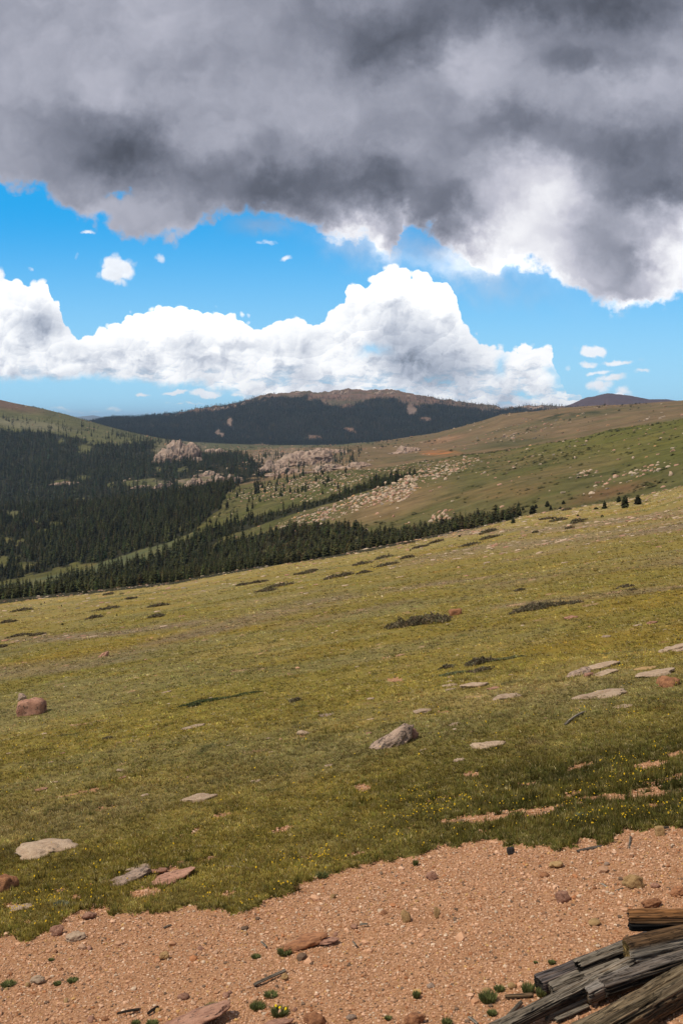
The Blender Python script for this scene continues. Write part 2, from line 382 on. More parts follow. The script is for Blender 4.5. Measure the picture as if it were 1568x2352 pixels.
def height(x, Y):
    shp = np.shape(x)
    x = np.atleast_1d(np.asarray(x, float)); Y = np.atleast_1d(np.asarray(Y, float))
    z = base_height(x, Y)
    z = z + fbm(x, Y, 0.9, 3, 0.55, 1) * 0.035 * sstep(400, 60, Y)
    z = z + fbm(x, Y, 6, 3, 0.5, 4) * 0.10 * sstep(2, 14, Y) * sstep(600, 200, Y)
    z = z + fbm(x, Y, 34, 4, 0.5, 8) * 0.75 * sstep(20, 90, Y) * sstep(9000, 2000, Y)
    z = z + fbm(x, Y, 150, 5, 0.55, 11) * 3.2 * sstep(330, 700, Y) * sstep(26000, 8000, Y)
    rid = 1 - np.abs(fbm(x, Y, 420, 6, 0.55, 15))
    z = z + (rid - 0.75) * 34 * sstep(3500, 4300, Y) * sstep(24000, 5200, Y)
    rg = np.abs(fbm(x, Y, 60, 5, 0.6, 21))
    z = z + (rg * 17.0 + 9.0 * fbm(x, Y, 240, 3, .5, 23)) * sstep(4300, 4650, Y) * sstep(5200, 4800, Y)
    return z.reshape(shp)

def row_of(z, Y): return HOR - z / Y * F
def u_of(x, Y): return 784 + F * x / Y

def find_ground(u, row, y0=5.5, y1=300.0, n=900):
    """where the sight line (u, row) first meets the land between two distances"""
    Y = np.geomspace(y0, y1, n); x = (u - 784) / F * Y
    r = row_of(height(x, Y), Y)
    k = np.argmax(r <= row)
    if k == 0: k = n - 1 if r[0] > row else 1
    t = np.clip((r[k - 1] - row) / max(r[k - 1] - r[k], 1e-6), 0, 1)
    y = Y[k - 1] + (Y[k] - Y[k - 1]) * t
    xx = (u - 784) / F * y
    return float(xx), float(y), float(height(xx, y))

# ------------------------------------------------------------------ where grass, gravel and woods lie
GRAV = [(-500, 2190), (0, 2152), (90, 2150), (125, 2140), (145, 2112), (165, 2098), (240, 2084), (300, 2092), (345, 2092), (400, 2084), (470, 2086), (530, 2098), (560, 2093), (600, 2070),
        (650, 2047), (690, 2030), (740, 2012), (800, 1995), (860, 1975), (910, 1962), (980, 1948), (1050, 1932), (1110, 1924), (1150, 1925), (1210, 1940), (1260, 1932), (1330, 1930),
        (1390, 1932), (1430, 1912), (1460, 1896), (1500, 1893), (1568, 1886), (2100, 1820)]
BARE = [(395, 2012, 55, 26, -.1), (330, 2050, 60, 16, -.1), (645, 1905, 40, 9, -.3), (512, 1870, 30, 8, -.2), (520, 2052, 30, 8, -.2), (450, 1905, 26, 8, -.5), (1490, 1757, 60, 12, -.15), (1330, 1760, 45, 9, -.25),
        (1120, 1878, 70, 12, -.15), (1230, 1868, 60, 10, -.2), (1310, 1825, 40, 9, -.4), (1210, 1798, 50, 7, -.2), (1060, 1880, 40, 9, -.2), (1550, 1730, 40, 9, -.2), (1080, 1777, 26, 10, 0), (832, 1808, 30, 12, 0),
        (1500, 1850, 40, 7, -.2), (820, 1960, 50, 7, -.3), (30, 2080, 30, 10, 0), (175, 2060, 22, 8, -.2), (60, 2115, 20, 8, 0), (940, 1900, 24, 6, -.3), (700, 1970, 26, 6, -.3), (240, 1855, 34, 5, -.2), (905, 1560, 26, 8, 0)]
def gravel_mask(x, Y, u, r):
    n = fbm(x, Y, 0.42, 4, 0.62, 31)
    m = sstep(-7, 7, r + n * 40 - np.interp(u, [p[0] for p in GRAV], [p[1] for p in GRAV]))
    for b in BARE:
        m = np.maximum(m, sstep(0.25, 0.6, ell(u, r, *b) + n * 0.45) * sstep(0.02, 0.2, ell(u, r, b[0], b[1], b[2] * 1.6, b[3] * 1.8, b[4])))
    # worn spots in the turf close to the gravel
    w = sstep(0.37, 0.52, fbm(x * .5, Y * 1.3, 1.5, 5, 0.65, 35) + 0.26 * sstep(850, 1400, u) * sstep(1700, 1840, r) + .06 * sstep(1750, 1900, r))
    return np.maximum(m, w * sstep(60, 25, Y) * 0.9)

WOOD_A = [(-500, 1110), (0, 1146), (60, 1140), (200, 1124), (350, 1122), (430, 1110), (520, 1106), (552, 1096), (520, 1135), (500, 1170), (470, 1198), (460, 1215), (400, 1240), (385, 1250), (300, 1268), (240, 1290), (140, 1306), (60, 1325), (0, 1338), (-500, 1400)]
BAND_B = [(-500, 1500), (-500, 1420), (0, 1362), (110, 1350), (200, 1328), (250, 1312), (300, 1296), (380, 1262), (430, 1240), (480, 1258), (560, 1240), (640, 1214), (720, 1206), (784, 1204), (850, 1222), (950, 1212), (1010, 1206), (1110, 1186), (1190, 1182), (1190, 1202), (1100, 1218), (950, 1250), (784, 1285), (400, 1360), (0, 1400)]
BAND_A = [(400, 1258), (470, 1225), (540, 1200), (620, 1176), (700, 1160), (784, 1132), (860, 1108), (950, 1086), (962, 1090), (880, 1118), (784, 1148), (710, 1172), (620, 1196), (540, 1222), (470, 1262), (420, 1275)]
WOOD_C = [(-500, 960), (0, 990), (60, 990), (160, 1002), (215, 1018), (290, 1018), (350, 1018), (385, 1035), (440, 1052), (500, 1046), (550, 1046), (600, 1066), (612, 1096), (560, 1112), (440, 1130), (200, 1146), (60, 1166), (0, 1176), (-500, 1190)]
OPEN_C = [(196, 1032, 22, 12), (145, 1108, 34, 7), (255, 1115, 10, 10), (190, 1098, 20, 6), (405, 1038, 70, 24), (455, 1056, 10, 8), (480, 1092, 36, 7), (330, 1110, 60, 12), (450, 1108, 60, 12), (420, 1078, 16, 5), (365, 1080, 10, 6), (272, 1018, 18, 8), (530, 1100, 16, 9), (140, 1012, 8, 10)]
OPEN_A = [(30, 1182, 26, 10), (85, 1200, 14, 5), (100, 1220, 16, 7), (50, 1245, 14, 9), (110, 1172, 10, 5), (230, 1162, 9, 4), (60, 1300, 30, 10), (130, 1310, 16, 8), (175, 1296, 16, 8), (8, 1290, 14, 16), (15, 1240, 12, 8), (390, 1205, 8, 6), (413, 1215, 6, 9), (170, 1190, 5, 3), (160, 1265, 10, 5), (455, 1212, 10, 8)]

def rag(x, Y, u, r):
    return u + fbm(x, Y, 30, 4, .6, 42) * 12, r + fbm(x, Y, 26, 4, .6, 43) * 7

def wood_density(x, Y, u, r):
    """0..1 how densely trees stand"""
    n = fbm(x, Y, 60, 4, 0.55, 41)
    d = np.zeros(np.shape(u))
    ju = u + n * 14; jr = r + fbm(x, Y, 45, 3, 0.5, 44) * 7
    gap = sstep(.30, .52, fbm(x, Y, 44, 4, .6, 46))
    A = inpoly(ju, jr, WOOD_A) & (Y > 640) & (Y < 1300)
    op = np.zeros(np.shape(u))
    for e in OPEN_A: op = np.maximum(op, ell(*rag(x, Y, u, r), *e))
    lowleft = sstep(250, 60, u) * sstep(1150, 1200, r)
    d = np.where(A, np.clip(1.0 - 1.3 * op - 0.30 * lowleft + n * 0.15 - .8 * gap, 0, 1), d)
    B = inpoly(ju, jr, BAND_B) & (Y < 650) & (Y > 250)
    d = np.where(B, np.clip(1.0 + n * 0.4 - .6 * gap - 0.35 * sstep(0.1, 0.5, fbm(x, Y, 25, 3, 0.5, 47)), 0, 1), d)
    C = inpoly(ju, jr, WOOD_C) & (Y > 1180) & (Y < 2600)
    op = np.zeros(np.shape(u))
    for e in OPEN_C: op = np.maximum(op, ell(*rag(x, Y, u, r), *e))
    d = np.where(C, np.clip(1.0 - 1.6 * op + n * 0.1 - 0.25 * sstep(280, 420, u) * sstep(1050, 1080, r) - .5 * gap, 0, 1), d)
    b = inpoly(ju, jr, BAND_A) & (Y > 500) & (Y < 950)
    d = np.where(b, np.clip(0.85 + n * 0.5, 0, 1), d)
    # scattered trees on the open slopes
    s = (Y > 640) & (Y < 1050) & (u > 430) & (u < 800) & (r > 1085) & (d == 0)
    d = np.where(s, np.clip(0.05 + 0.35 * sstep(0.25, 0.6, n), 0, 1), d)
    s = (Y > 2100) & (Y < 2950) & (u < 470) & (d == 0)
    d = np.where(s, np.clip(0.03 + 0.3 * sstep(0.1, 0.5, n), 0, 1) * sstep(930, 970, r), d)
    s = (Y > 1150) & (Y < 1800) & (u > 580) & (u < 830) & (d == 0)
    d = np.where(s, 0.10, d)
    # the mountain
    m = (Y > 3300) & (Y < 4800)
    tl = np.interp(u, [-500, 215, 300, 420, 480, 560, 620, 650, 700, 740, 770, 820, 860, 905, 940, 1000, 1080, 1110, 1200, 1300, 2100],
                   [960, 966, 962, 962, 952, 936, 922, 924, 921, 932, 944, 938, 925, 924, 938, 940, 944, 955, 950, 960, 960])
    dm = sstep(-4, 5, r + 9 + n * 13 - tl)
    op = np.zeros(np.shape(u))
    for e in [(527, 970, 9, 14, -.3), (505, 997, 14, 8, .5), (720, 1006, 26, 4), (808, 989, 20, 6, .3), (945, 942, 12, 16), (975, 962, 18, 6), (600, 1022, 30, 3)]: op = np.maximum(op, ell(*rag(x * .4, Y * .4, u, r), *e))
    d = np.where(m, np.clip(dm * (1 - 1.8 * op) + (0.10 * (r > 912)) * (1 - dm), 0, 1), d)
    return d

STRIPS = [([0, 150, 300, 430, 600, 800], [1543, 1530, 1500, 1460, 1415, 1372], 15), ([900, 1100, 1300, 1568], [1302, 1262, 1240, 1205], 12), ([1100, 1300, 1450, 1568], [1352, 1322, 1302, 1288], 9),
          ([880, 1000, 1160], [1364, 1342, 1326], 8), ([1000, 1250, 1568], [1225, 1215, 1178], 7), ([0, 250, 480], [1470, 1455, 1425], 7), ([1150, 1350, 1568], [1392, 1372, 1350], 7), ([640, 800, 930], [1440, 1412, 1385], 8)]
def strip_mask(x, Y, u, r):
    m = np.zeros(np.shape(u)); n = fbm(x * .3, Y, 9, 4, .6, 151)
    for us, rs, w in STRIPS:
        c = np.interp(u, us, rs) + n * 12; e = sstep(us[0] - 60, us[0] + 60, u) * sstep(us[-1] + 80, us[-1] - 40, u) if us[0] > 0 else sstep(us[-1] + 80, us[-1] - 40, u)
        if us[-1] >= 1568: e = sstep(us[0] - 60, us[0] + 60, u)
        m = np.maximum(m, sstep(1.5, .3, np.abs(r - c) / w) * e * np.clip(.75 + n, 0, 1))
    return m * (Y > 35) * (Y < 330)

def land_colour(x, Y, u, r):
    """own colour of the ground"""
    def C(*c): return np.array(c, float)
    n1 = fbm(x, Y * 0.6, 30, 5, 0.55, 51)[..., None]
    n2 = fbm(x * 0.7, Y * 1.6, 5.0, 5, 0.6, 55)[..., None]
    n3 = fbm(x * 0.5, Y * 1.0, 130, 5, 0.6, 58)[..., None]
    nf = fbm(x, Y, 0.6, 3, 0.6, 61)[..., None]
    Yn = Y[..., None]; U = u[..., None]; R = r[..., None]
    def mix(a, b, t): return a + (b - a) * np.clip(t, 0, 1)
    # meadow
    olive = C(.186, .146, .035); green = C(.118, .108, .022); straw = C(.27, .205, .085); pale = C(.24, .195, .110); brown = C(.20, .13, .065)
    c = mix(olive, green, sstep(-.1, .7, n1) * 0.5 + sstep(0.05, .6, n2) * 0.35)
    c = mix(c, straw, sstep(0.0, .7, -n2) * 0.5 + sstep(60, 220, Yn) * 0.38)
    c = mix(c, pale, sstep(.1, .6, fbm(x, Y, 12, 4, 0.6, 64)[..., None]) * 0.4)
    c = mix(c, brown, sstep(.28, .6, fbm(x, Y * 2, 22, 4, 0.6, 67)[..., None]) * 0.5 * sstep(60, 110, Yn))
    band = fbm(x * .16, Y, 16, 4, .6, 65)[..., None]
    c = mix(c, C(.105, .100, .040), sstep(.08, .5, band) * .75 * sstep(25, 70, Yn))
    c = mix(c, C(.29, .225, .10), sstep(.10, .5, -band) * .5 * sstep(40, 110, Yn))
    # stony strips right of the middle
    strip = sstep(0.15, 0.55, fbm(x * 0.35, Y * 1.8, 26, 4, 0.6, 70)[..., None] + 0.25 * sstep(300, 1300, U)) * sstep(50, 90, Yn)
    c = mix(c, C(.25, .165, .10), strip * 0.5 * sstep(0, .5, n2 + .2))
    khaki = sstep(-.05, .40, fbm(x * .30, Y, 7, 4, .6, 152) + .5 * fbm(x * .4, Y, 2.2, 3, .6, 153))[..., None] * sstep(11, 16, Yn)
    c = mix(c, C(.172, .150, .062), khaki * .65)
    c = mix(c, C(.205, .142, .024), sstep(.0, .45, -fbm(x * .30, Y, 9, 4, .6, 154))[..., None] * .55)
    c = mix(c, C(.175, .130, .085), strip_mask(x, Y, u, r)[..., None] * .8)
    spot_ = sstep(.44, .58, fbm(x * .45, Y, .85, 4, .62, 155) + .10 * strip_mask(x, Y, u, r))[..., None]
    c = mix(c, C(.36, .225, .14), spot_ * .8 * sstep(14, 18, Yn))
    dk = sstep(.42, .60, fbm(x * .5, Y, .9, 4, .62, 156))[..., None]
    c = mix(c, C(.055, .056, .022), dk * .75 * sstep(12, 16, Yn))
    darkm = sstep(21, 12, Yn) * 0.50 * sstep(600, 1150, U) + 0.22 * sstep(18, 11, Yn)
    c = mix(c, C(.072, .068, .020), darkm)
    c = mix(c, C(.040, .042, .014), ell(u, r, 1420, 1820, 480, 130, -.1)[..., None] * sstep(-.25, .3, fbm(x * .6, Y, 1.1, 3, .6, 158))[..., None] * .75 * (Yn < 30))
    c = c * (1.06 + .16 * sstep(50, 180, Yn))
    # slope of the near ridge
    k2 = sstep(yc_of(u) * 1.04, yc_of(u) * 1.12, Y)[..., None]
    g2 = mix(C(.115, .105, .040), C(.085, .088, .027), sstep(-.3, .4, n1))
    g2 = mix(g2, C(.175, .125, .060), sstep(.02, .5, n3 + n2 * .3) * 0.7)
    g2 = mix(g2, C(.058, .062, .022), sstep(.22, .5, fbm(x * 0.5, Y, 22, 4, 0.6, 73)[..., None]) * 0.75)
    # greener to the upper right, barer down the middle
    g2 = mix(g2, C(.120, .122, .026), sstep(1080, 1350, U) * 0.65 * sstep(1100, 1010, R))
    g2 = mix(g2, C(.215, .145, .075), (ell(u, r, 900, 1160, 190, 40, -.3)[..., None]) * 0.8)
    g2 = mix(g2, C(.20, .125, .06), (ell(u, r, 1160, 1130, 150, 30, -.15)[..., None]) * 0.6 * sstep(-.4, .4, n1))
    g2 = mix(g2, C(.17, .085, .045), (ell(u, r, 1400, 1130, 130, 18, -.25)[..., None]) * 0.6)
    mot = fbm(x * .6, Y, 9, 4, .65, 87)[..., None]
    g2 = g2 * (.90 + .45 * mot)
    g2 = mix(g2, C(.05, .052, .022), sstep(.30, .55, fbm(x * .4, Y * .8, 14, 4, .65, 88)[..., None]) * .7)
    c = mix(c, g2, k2)
    # far left valley floor strip, forest floor
    v = ((Y > 560) & (Y < 720) & (u < 460))[..., None]
    c = np.where(v, mix(C(.085, .095, .045), C(.13, .12, .05), sstep(-.2, .5, n1)), c)
    far = sstep(980, 1150, Yn)
    g3 = mix(C(.185, .130, .070), C(.125, .108, .05), sstep(-.2, .5, n3))
    g3 = mix(g3, C(.25, .155, .085), sstep(.15, .6, -n3) * 0.7)
    g3 = mix(g3, C(.36, .155, .06), ell(u, r, 1010, 1041, 60, 9)[..., None] * sstep(-.3, .3, n1 + .1) * (Yn > 1100))
    g3 = mix(g3, C(.27, .16, .09), ell(u, r, 1020, 1010, 70, 10, -.2)[..., None] * 0.8)
    g3 = mix(g3, C(.10, .092, .04), ell(u, r, 1180, 1018, 120, 12, -.1)[..., None] * 0.9)
    g3 = mix(g3, C(.05, .055, .025), np.maximum(ell(u, r, 1290, 955, 90, 8, -.1), ell(u, r, 1370, 948, 60, 5))[..., None] * sstep(-.3, .2, n1))
    g3 = mix(g3, C(.115, .115, .05), sstep(600, 420, U))
    g3 = mix(g3, C(.17, .16, .095), ell(u, r, 60, 975, 150, 14, .1)[..., None])
    g3 = mix(g3, C(.10, .11, .055), ((Y > 2300) & (u > 440) & (u < 860) & (Y < 3400))[..., None] * 0.8)
    g3 = mix(g3, C(.17, .10, .07), ((ell(u, r, 0, 925, 130, 18, .2)[..., None]) * 0.8))
    g3 = g3 * (.86 + .42 * fbm(x * .6, Y, 26, 4, .65, 89)[..., None])
    g3 = mix(g3, C(.055, .055, .028), sstep(.28, .55, fbm(x * .35, Y * .8, 50, 4, .65, 90)[..., None]) * .7)
    g3 = mix(g3, C(.25, .19, .15), np.maximum(ell(u, r, 670, 1056, 130, 34), np.maximum(ell(u, r, 415, 1035, 75, 34), ell(u, r, 450, 1100, 120, 16)))[..., None] * (Yn > 1150) * sstep(-.35, .25, mot) * .8)
    c = mix(c, g3, far)
    # mountain: bare brown top
    k5 = sstep(3400, 3700, Yn)
    g5 = mix(C(.15, .10, .075), C(.10, .085, .055), sstep(-.2, .4, n3))
    g5 = mix(g5, C(.22, .13, .10), sstep(.1, .4, fbm(x, Y, 50, 4, 0.6, 77)[..., None]) * 0.7)
    c = mix(c, g5, k5)
    bare = np.maximum(ell(*rag(x * .4, Y * .4, u, r), 527, 970, 12, 18, -.3), ell(*rag(x * .4, Y * .4, u, r), 505, 997, 20, 10, .5))
    bare = np.maximum(bare, ell(*rag(x * .4, Y * .4, u, r), 945, 942, 15, 20))[..., None] * (Yn > 3600)
    c = mix(c, C(.19, .14, .115), bare * 1.1)
    c = mix(c, C(.075, .05, .055), sstep(5400, 5900, Yn))
    c = mix(c, C(.10, .11, .10), sstep(9000, 20000, Yn))
    w = wood_density(x, Y, u, r)[..., None]
    c = mix(c, C(.024, .024, .015), sstep(.15, .7, w) * 0.92 * (Yn > 250))
    c = c * (1 + 0.25 * nf * sstep(150, 30, Yn))
    return np.clip(c, 0.008, 1)

def yc_of(u): return np.interp(u, UK, CY)

# ------------------------------------------------------------------ materials
def mat_new(name):
    m = bpy.data.materials.new(name); m.use_nodes = True
    nt = m.node_tree
    for n in list(nt.nodes): nt.nodes.remove(n)
    out = nt.nodes.new('ShaderNodeOutputMaterial'); b = nt.nodes.new('ShaderNodeBsdfPrincipled')
    nt.links.new(b.outputs[0], out.inputs[0])
    b.inputs['Specular IOR Level'].default_value = 0.2
    return m, nt, b
def geo_pos(nt):
    return nt.nodes.new('ShaderNodeNewGeometry').outputs['Position']
def obj_co(nt):
    return nt.nodes.new('ShaderNodeTexCoord').outputs['Object']
def attr(nt, name, fac=False):
    a = nt.nodes.new('ShaderNodeAttribute'); a.attribute_name = name
    return X(nt, a.outputs['Fac']) if fac else a.outputs['Color']
def bump(nt, b, h, strength, dist):
    n = nt.nodes.new('ShaderNodeBump'); n.inputs['Strength'].default_value = strength; n.inputs['Distance'].default_value = dist
    nt.links.new(h.v, n.inputs['Height']); nt.links.new(n.outputs[0], b.inputs['Normal'])
def scalec(nt, c, s):
    m = nt.nodes.new('ShaderNodeVectorMath'); m.operation = 'SCALE'
    nt.links.new(c, m.inputs[0]); nt.links.new(s.v, m.inputs['Scale'])
    return m.outputs[0]

def ground_material(name, fine, mid):
    m, nt, b = mat_new(name)
    p = geo_pos(nt)
    c = attr(nt, 'tint')
    n1 = noise(nt, p, 1.0 / fine, 5, 0.65)
    n2 = noise(nt, p, 1.0 / mid, 5, 0.6)
    k = 0.45 + n1 * 0.62 + n2 * 0.48
    c2 = scalec(nt, c, k)
    c3 = mixc(nt, ((n2 - 0.5) * 4.0).clamp() * 0.35, c2, mixc(nt, 1.0, c2, (1.25, 1.0, 0.75), 'MULTIPLY'))
    nt.links.new(c3, b.inputs['Base Color'])
    b.inputs['Roughness'].default_value = 0.95
    b.inputs['Specular IOR Level'].default_value = 0.05
    bump(nt, b, n1 + n2, 0.7, fine * 0.35)
    return m
def gravel_material():
    m, nt, b = mat_new('granite_grit')
    p = geo_pos(nt)
    v = voro(nt, p, 48.0)
    v2 = voro(nt, p, 110.0)
    n = noise(nt, p, 2.2, 4, 0.6)
    c = mixc(nt, X(nt, v.outputs['Color']).clamp(), (.32, .165, .08), (.46, .26, .15))
    sep = nt.nodes.new('ShaderNodeSeparateColor'); nt.links.new(v.outputs['Color'], sep.inputs[0])
    c = mixc(nt, X(nt, sep.outputs[0]), (.34, .175, .085), (.50, .285, .165))
    c = mixc(nt, (X(nt, sep.outputs[1]) - 0.86) * 6.0, c, (.20, .10, .06))
    c = mixc(nt, ((n - 0.45) * 3.0).clamp() * 0.4, c, (.24, .12, .065))
    d = X(nt, v.outputs['Distance']); d2 = X(nt, v2.outputs['Distance'])
    c = scalec(nt, c, 1.06 - d * 0.35)
    nt.links.new(c, b.inputs['Base Color'])
    b.inputs['Roughness'].default_value = 0.95; b.inputs['Specular IOR Level'].default_value = 0.05
    bump(nt, b, 1.0 - d - d2 * 0.4, 0.8, 0.010)
    return m

M_NEAR = ground_material('alpine_turf', 0.06, 0.9)
M_MID = ground_material('hillside_turf', 1.6, 14.0)
M_FAR = ground_material('mountain_slope', 12.0, 90.0)
M_GRAV = gravel_material()

def mesh_from(name, V, Fc, mats, tint=None, smooth=True, fmat=None):
    """numpy arrays -> mesh; Fc is (n,3) or (n,4)"""
    me = bpy.data.meshes.new(name)
    V = np.ascontiguousarray(V, np.float32); Fc = np.ascontiguousarray(Fc, np.int32)
    me.vertices.add(len(V)); me.vertices.foreach_set('co', V.ravel())
    k = Fc.shape[1]
    me.loops.add(Fc.size); me.loops.foreach_set('vertex_index', Fc.ravel())
    me.polygons.add(len(Fc)); me.polygons.foreach_set('loop_start', np.arange(0, Fc.size, k, dtype=np.int32))
    me.polygons.foreach_set('loop_total', np.full(len(Fc), k, np.int32))
    me.update(calc_edges=True)
    me.polygons.foreach_set('use_smooth', np.full(len(Fc), smooth))
    for mm in (mats if isinstance(mats, (list, tuple)) else [mats]): me.materials.append(mm)
    if fmat is not None: me.polygons.foreach_set('material_index', np.ascontiguousarray(fmat, np.int32))
    if tint is not None:
        a = me.attributes.new('tint', 'FLOAT_COLOR', 'POINT')
        t = np.ones((len(V), 4), np.float32); t[:, :3] = tint
        a.data.foreach_set('color', t.ravel())
    return me

def link(name, me, parent=None):
    o = bpy.data.objects.new(name, me); COL.objects.link(o)
    if parent is not None: o.parent = parent
    return o

def tag(o, label=None, cat=None, group=None, kind=None):
    if label: o['label'] = label
    if cat: o['category'] = cat
    if group: o['group'] = group
    if kind: o['kind'] = kind
    return o

# ------------------------------------------------------------------ build the land, band after band
def grid_band(name, ys, us, mat, gravel=False):
    Yg, Ug = np.meshgrid(ys, us, indexing='ij')
    Xg = (Ug - 784) / F * (Yg + 5.0)
    Z = height(Xg, Yg)
    Ye = np.maximum(Yg, 1.0)
    uu = u_of(Xg, Ye); rr = row_of(Z, Ye)
    col = land_colour(Xg, Yg, uu, rr)
    ny, nu = Yg.shape
    V = np.stack([Xg, Yg, Z], -1).reshape(-1, 3)
    i = np.arange(ny - 1)[:, None] * nu + np.arange(nu - 1)[None]
    Q = np.stack([i, i + 1, i + nu + 1, i + nu], -1).reshape(-1, 4)
    if not gravel:
        o = link(name, mesh_from(name, V, Q, mat, col.reshape(-1, 3)))
        tag(o, kind='structure'); return o
    gm = gravel_mask(Xg, Yg, uu, rr)
    gm = np.where(Yg < 6.0, 1.0, gm)
    # turf stands a little higher than the gravel
    V[:, 2] -= (gm.ravel() * 0.03) * (Yg.ravel() < 60)
    fm = gm.reshape(-1)[Q].mean(axis=1) > 0.5
    tint = col.reshape(-1, 3)
    for nm, sel, mt in (('gravel_ground', fm, M_GRAV), ('meadow', ~fm, mat)):
        q = Q[sel]; used = np.unique(q); rem = np.full(len(V), -1, np.int64); rem[used] = np.arange(len(used))
        o = link(nm, mesh_from(nm, V[used], rem[q], mt, tint[used])); tag(o, kind='structure')

US = np.linspace(-420, 1988, 700)
y_near = np.concatenate([np.linspace(-6, 5, 14)[:-1], 1.0 / np.linspace(1 / 5.0, 1 / 90.0, 620)])
y_a = np.geomspace(90, 420, 130)
y_b = np.geomspace(420, 1300, 210)
y_c = np.geomspace(1300, 3300, 150)
y_d = np.concatenate([np.linspace(3300, 4500, 90)[:-1], np.linspace(4500, 4900, 60)[:-1], np.linspace(4900, 6000, 14)[:-1], np.linspace(6000, 6700, 24)[:-1], np.geomspace(6700, 36000, 50)])
grid_band('meadow_near', y_near, US, M_NEAR, gravel=True)
grid_band('meadow_slope', y_a, US, M_NEAR)
grid_band('valley_hillside', y_b, US, M_MID)
grid_band('far_hillside', y_c, US, M_MID)
grid_band('mountain', y_d, US, M_FAR)

# ================================================================== trees
def leaf_material(name, rough=0.8, trans=0.0, rnd=0.7):
    m, nt, b = mat_new(name)
    c = attr(nt, 'tint')
    oi = nt.nodes.new('ShaderNodeObjectInfo')
    k = X(nt, oi.outputs['Random']) * rnd + (1.0 - rnd * 0.5)
    nt.links.new(scalec(nt, c, k), b.inputs['Base Color'])
    b.inputs['Roughness'].default_value = rough; b.inputs['Specular IOR Level'].default_value = 0.1
    if trans:
        t = nt.nodes.new('ShaderNodeBsdfTranslucent'); nt.links.new(c, t.inputs[0])
        mx = nt.nodes.new('ShaderNodeMixShader'); mx.inputs[0].default_value = trans
        nt.links.new(b.outputs[0], mx.inputs[1]); nt.links.new(t.outputs[0], mx.inputs[2])
        out = [n for n in nt.nodes if n.type == 'OUTPUT_MATERIAL'][0]
        nt.links.new(mx.outputs[0], out.inputs[0])
    return m
M_NEEDLE = leaf_material('conifer_needles')
M_GRASS = leaf_material('grass_blades', 0.7, 0.25, 0.0)
M_BARK = leaf_material('conifer_bark', 0.95)

def crown_mesh(seed, whorls, arms, width, bushy=0.0, base=0.06, tintc=(.030, .040, .015)):
    """needle boughs round a stem of height 1"""
    r = np.random.default_rng(seed)
    V = []; Fc = []; Tn = []
    for k in range(whorls):
        t = min(0.97, max(0.0, (k + r.uniform(-.3, .3)) / whorls))
        z = base + (1 - base) * t
        prof = (1 - t) ** (0.85 - 0.35 * bushy) * (1 - 0.35 * (1 - t) ** 6) if bushy < 0.5 else math.sqrt(max(0.02, 1 - (t * 1.0) ** 1.8)) * (0.65 + .35 * min(1, t * 4))
        R = width * prof + 0.012
        n = max(4, int(arms * (0.55 + 0.45 * (1 - t))))
        a0 = r.uniform(0, 6.28)
        for j in range(n):
            a = a0 + 6.283 * j / n + r.uniform(-.35, .35)
            L = R * r.uniform(.62, 1.18)
            w = L * r.uniform(.34, .6) + 0.008
            dz = r.uniform(.25, .62) * L * (1.0 - 0.5 * bushy)
            zz = z + r.uniform(-.4, .4) / whorls
            ca, sa = math.cos(a), math.sin(a)
            i = len(V)
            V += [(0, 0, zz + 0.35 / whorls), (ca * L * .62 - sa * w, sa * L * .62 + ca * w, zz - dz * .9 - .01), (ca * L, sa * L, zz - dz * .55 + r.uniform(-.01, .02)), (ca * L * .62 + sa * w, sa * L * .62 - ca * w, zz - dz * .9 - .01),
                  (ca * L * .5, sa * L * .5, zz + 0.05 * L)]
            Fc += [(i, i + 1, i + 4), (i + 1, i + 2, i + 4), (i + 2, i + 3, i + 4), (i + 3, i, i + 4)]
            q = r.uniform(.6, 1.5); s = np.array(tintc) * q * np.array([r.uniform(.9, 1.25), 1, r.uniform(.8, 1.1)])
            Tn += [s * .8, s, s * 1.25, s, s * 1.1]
    # leader
    i = len(V); V += [(0.012, 0, .93), (-.008, .01, .93), (-.006, -.01, .93), (0, 0, 1.03)]
    Fc += [(i, i + 1, i + 3), (i + 1, i + 2, i + 3), (i + 2, i, i + 3)]; Tn += [np.array(tintc)] * 4
    return np.array(V), np.array(Fc), np.array(Tn)

def trunk_mesh(r0=0.022, h=0.9, sides=6, tint=(.07, .05, .035)):
    V = []; Fc = []
    for k, z in enumerate((-0.06, 0.1, h)):
        rr = r0 * (1.15, .9, .15)[k]
        for j in range(sides): V.append((rr * math.cos(6.283 * j / sides), rr * math.sin(6.283 * j / sides), z))
    for k in range(2):
        for j in range(sides):
            a = k * sides + j; b = k * sides + (j + 1) % sides
            Fc += [(a, b, b + sides), (a, b + sides, a + sides)]
    return np.array(V), np.array(Fc), np.tile(np.array(tint), (len(V), 1))

def join(*parts):
    V = []; Fc = []; Tn = []; M = []; o = 0
    for k, (v, f, t) in enumerate(parts):
        V.append(v); Fc.append(f + o); Tn.append(t); M.append(np.full(len(f), k)); o += len(v)
    return np.concatenate(V), np.concatenate(Fc), np.concatenate(Tn), np.concatenate(M)

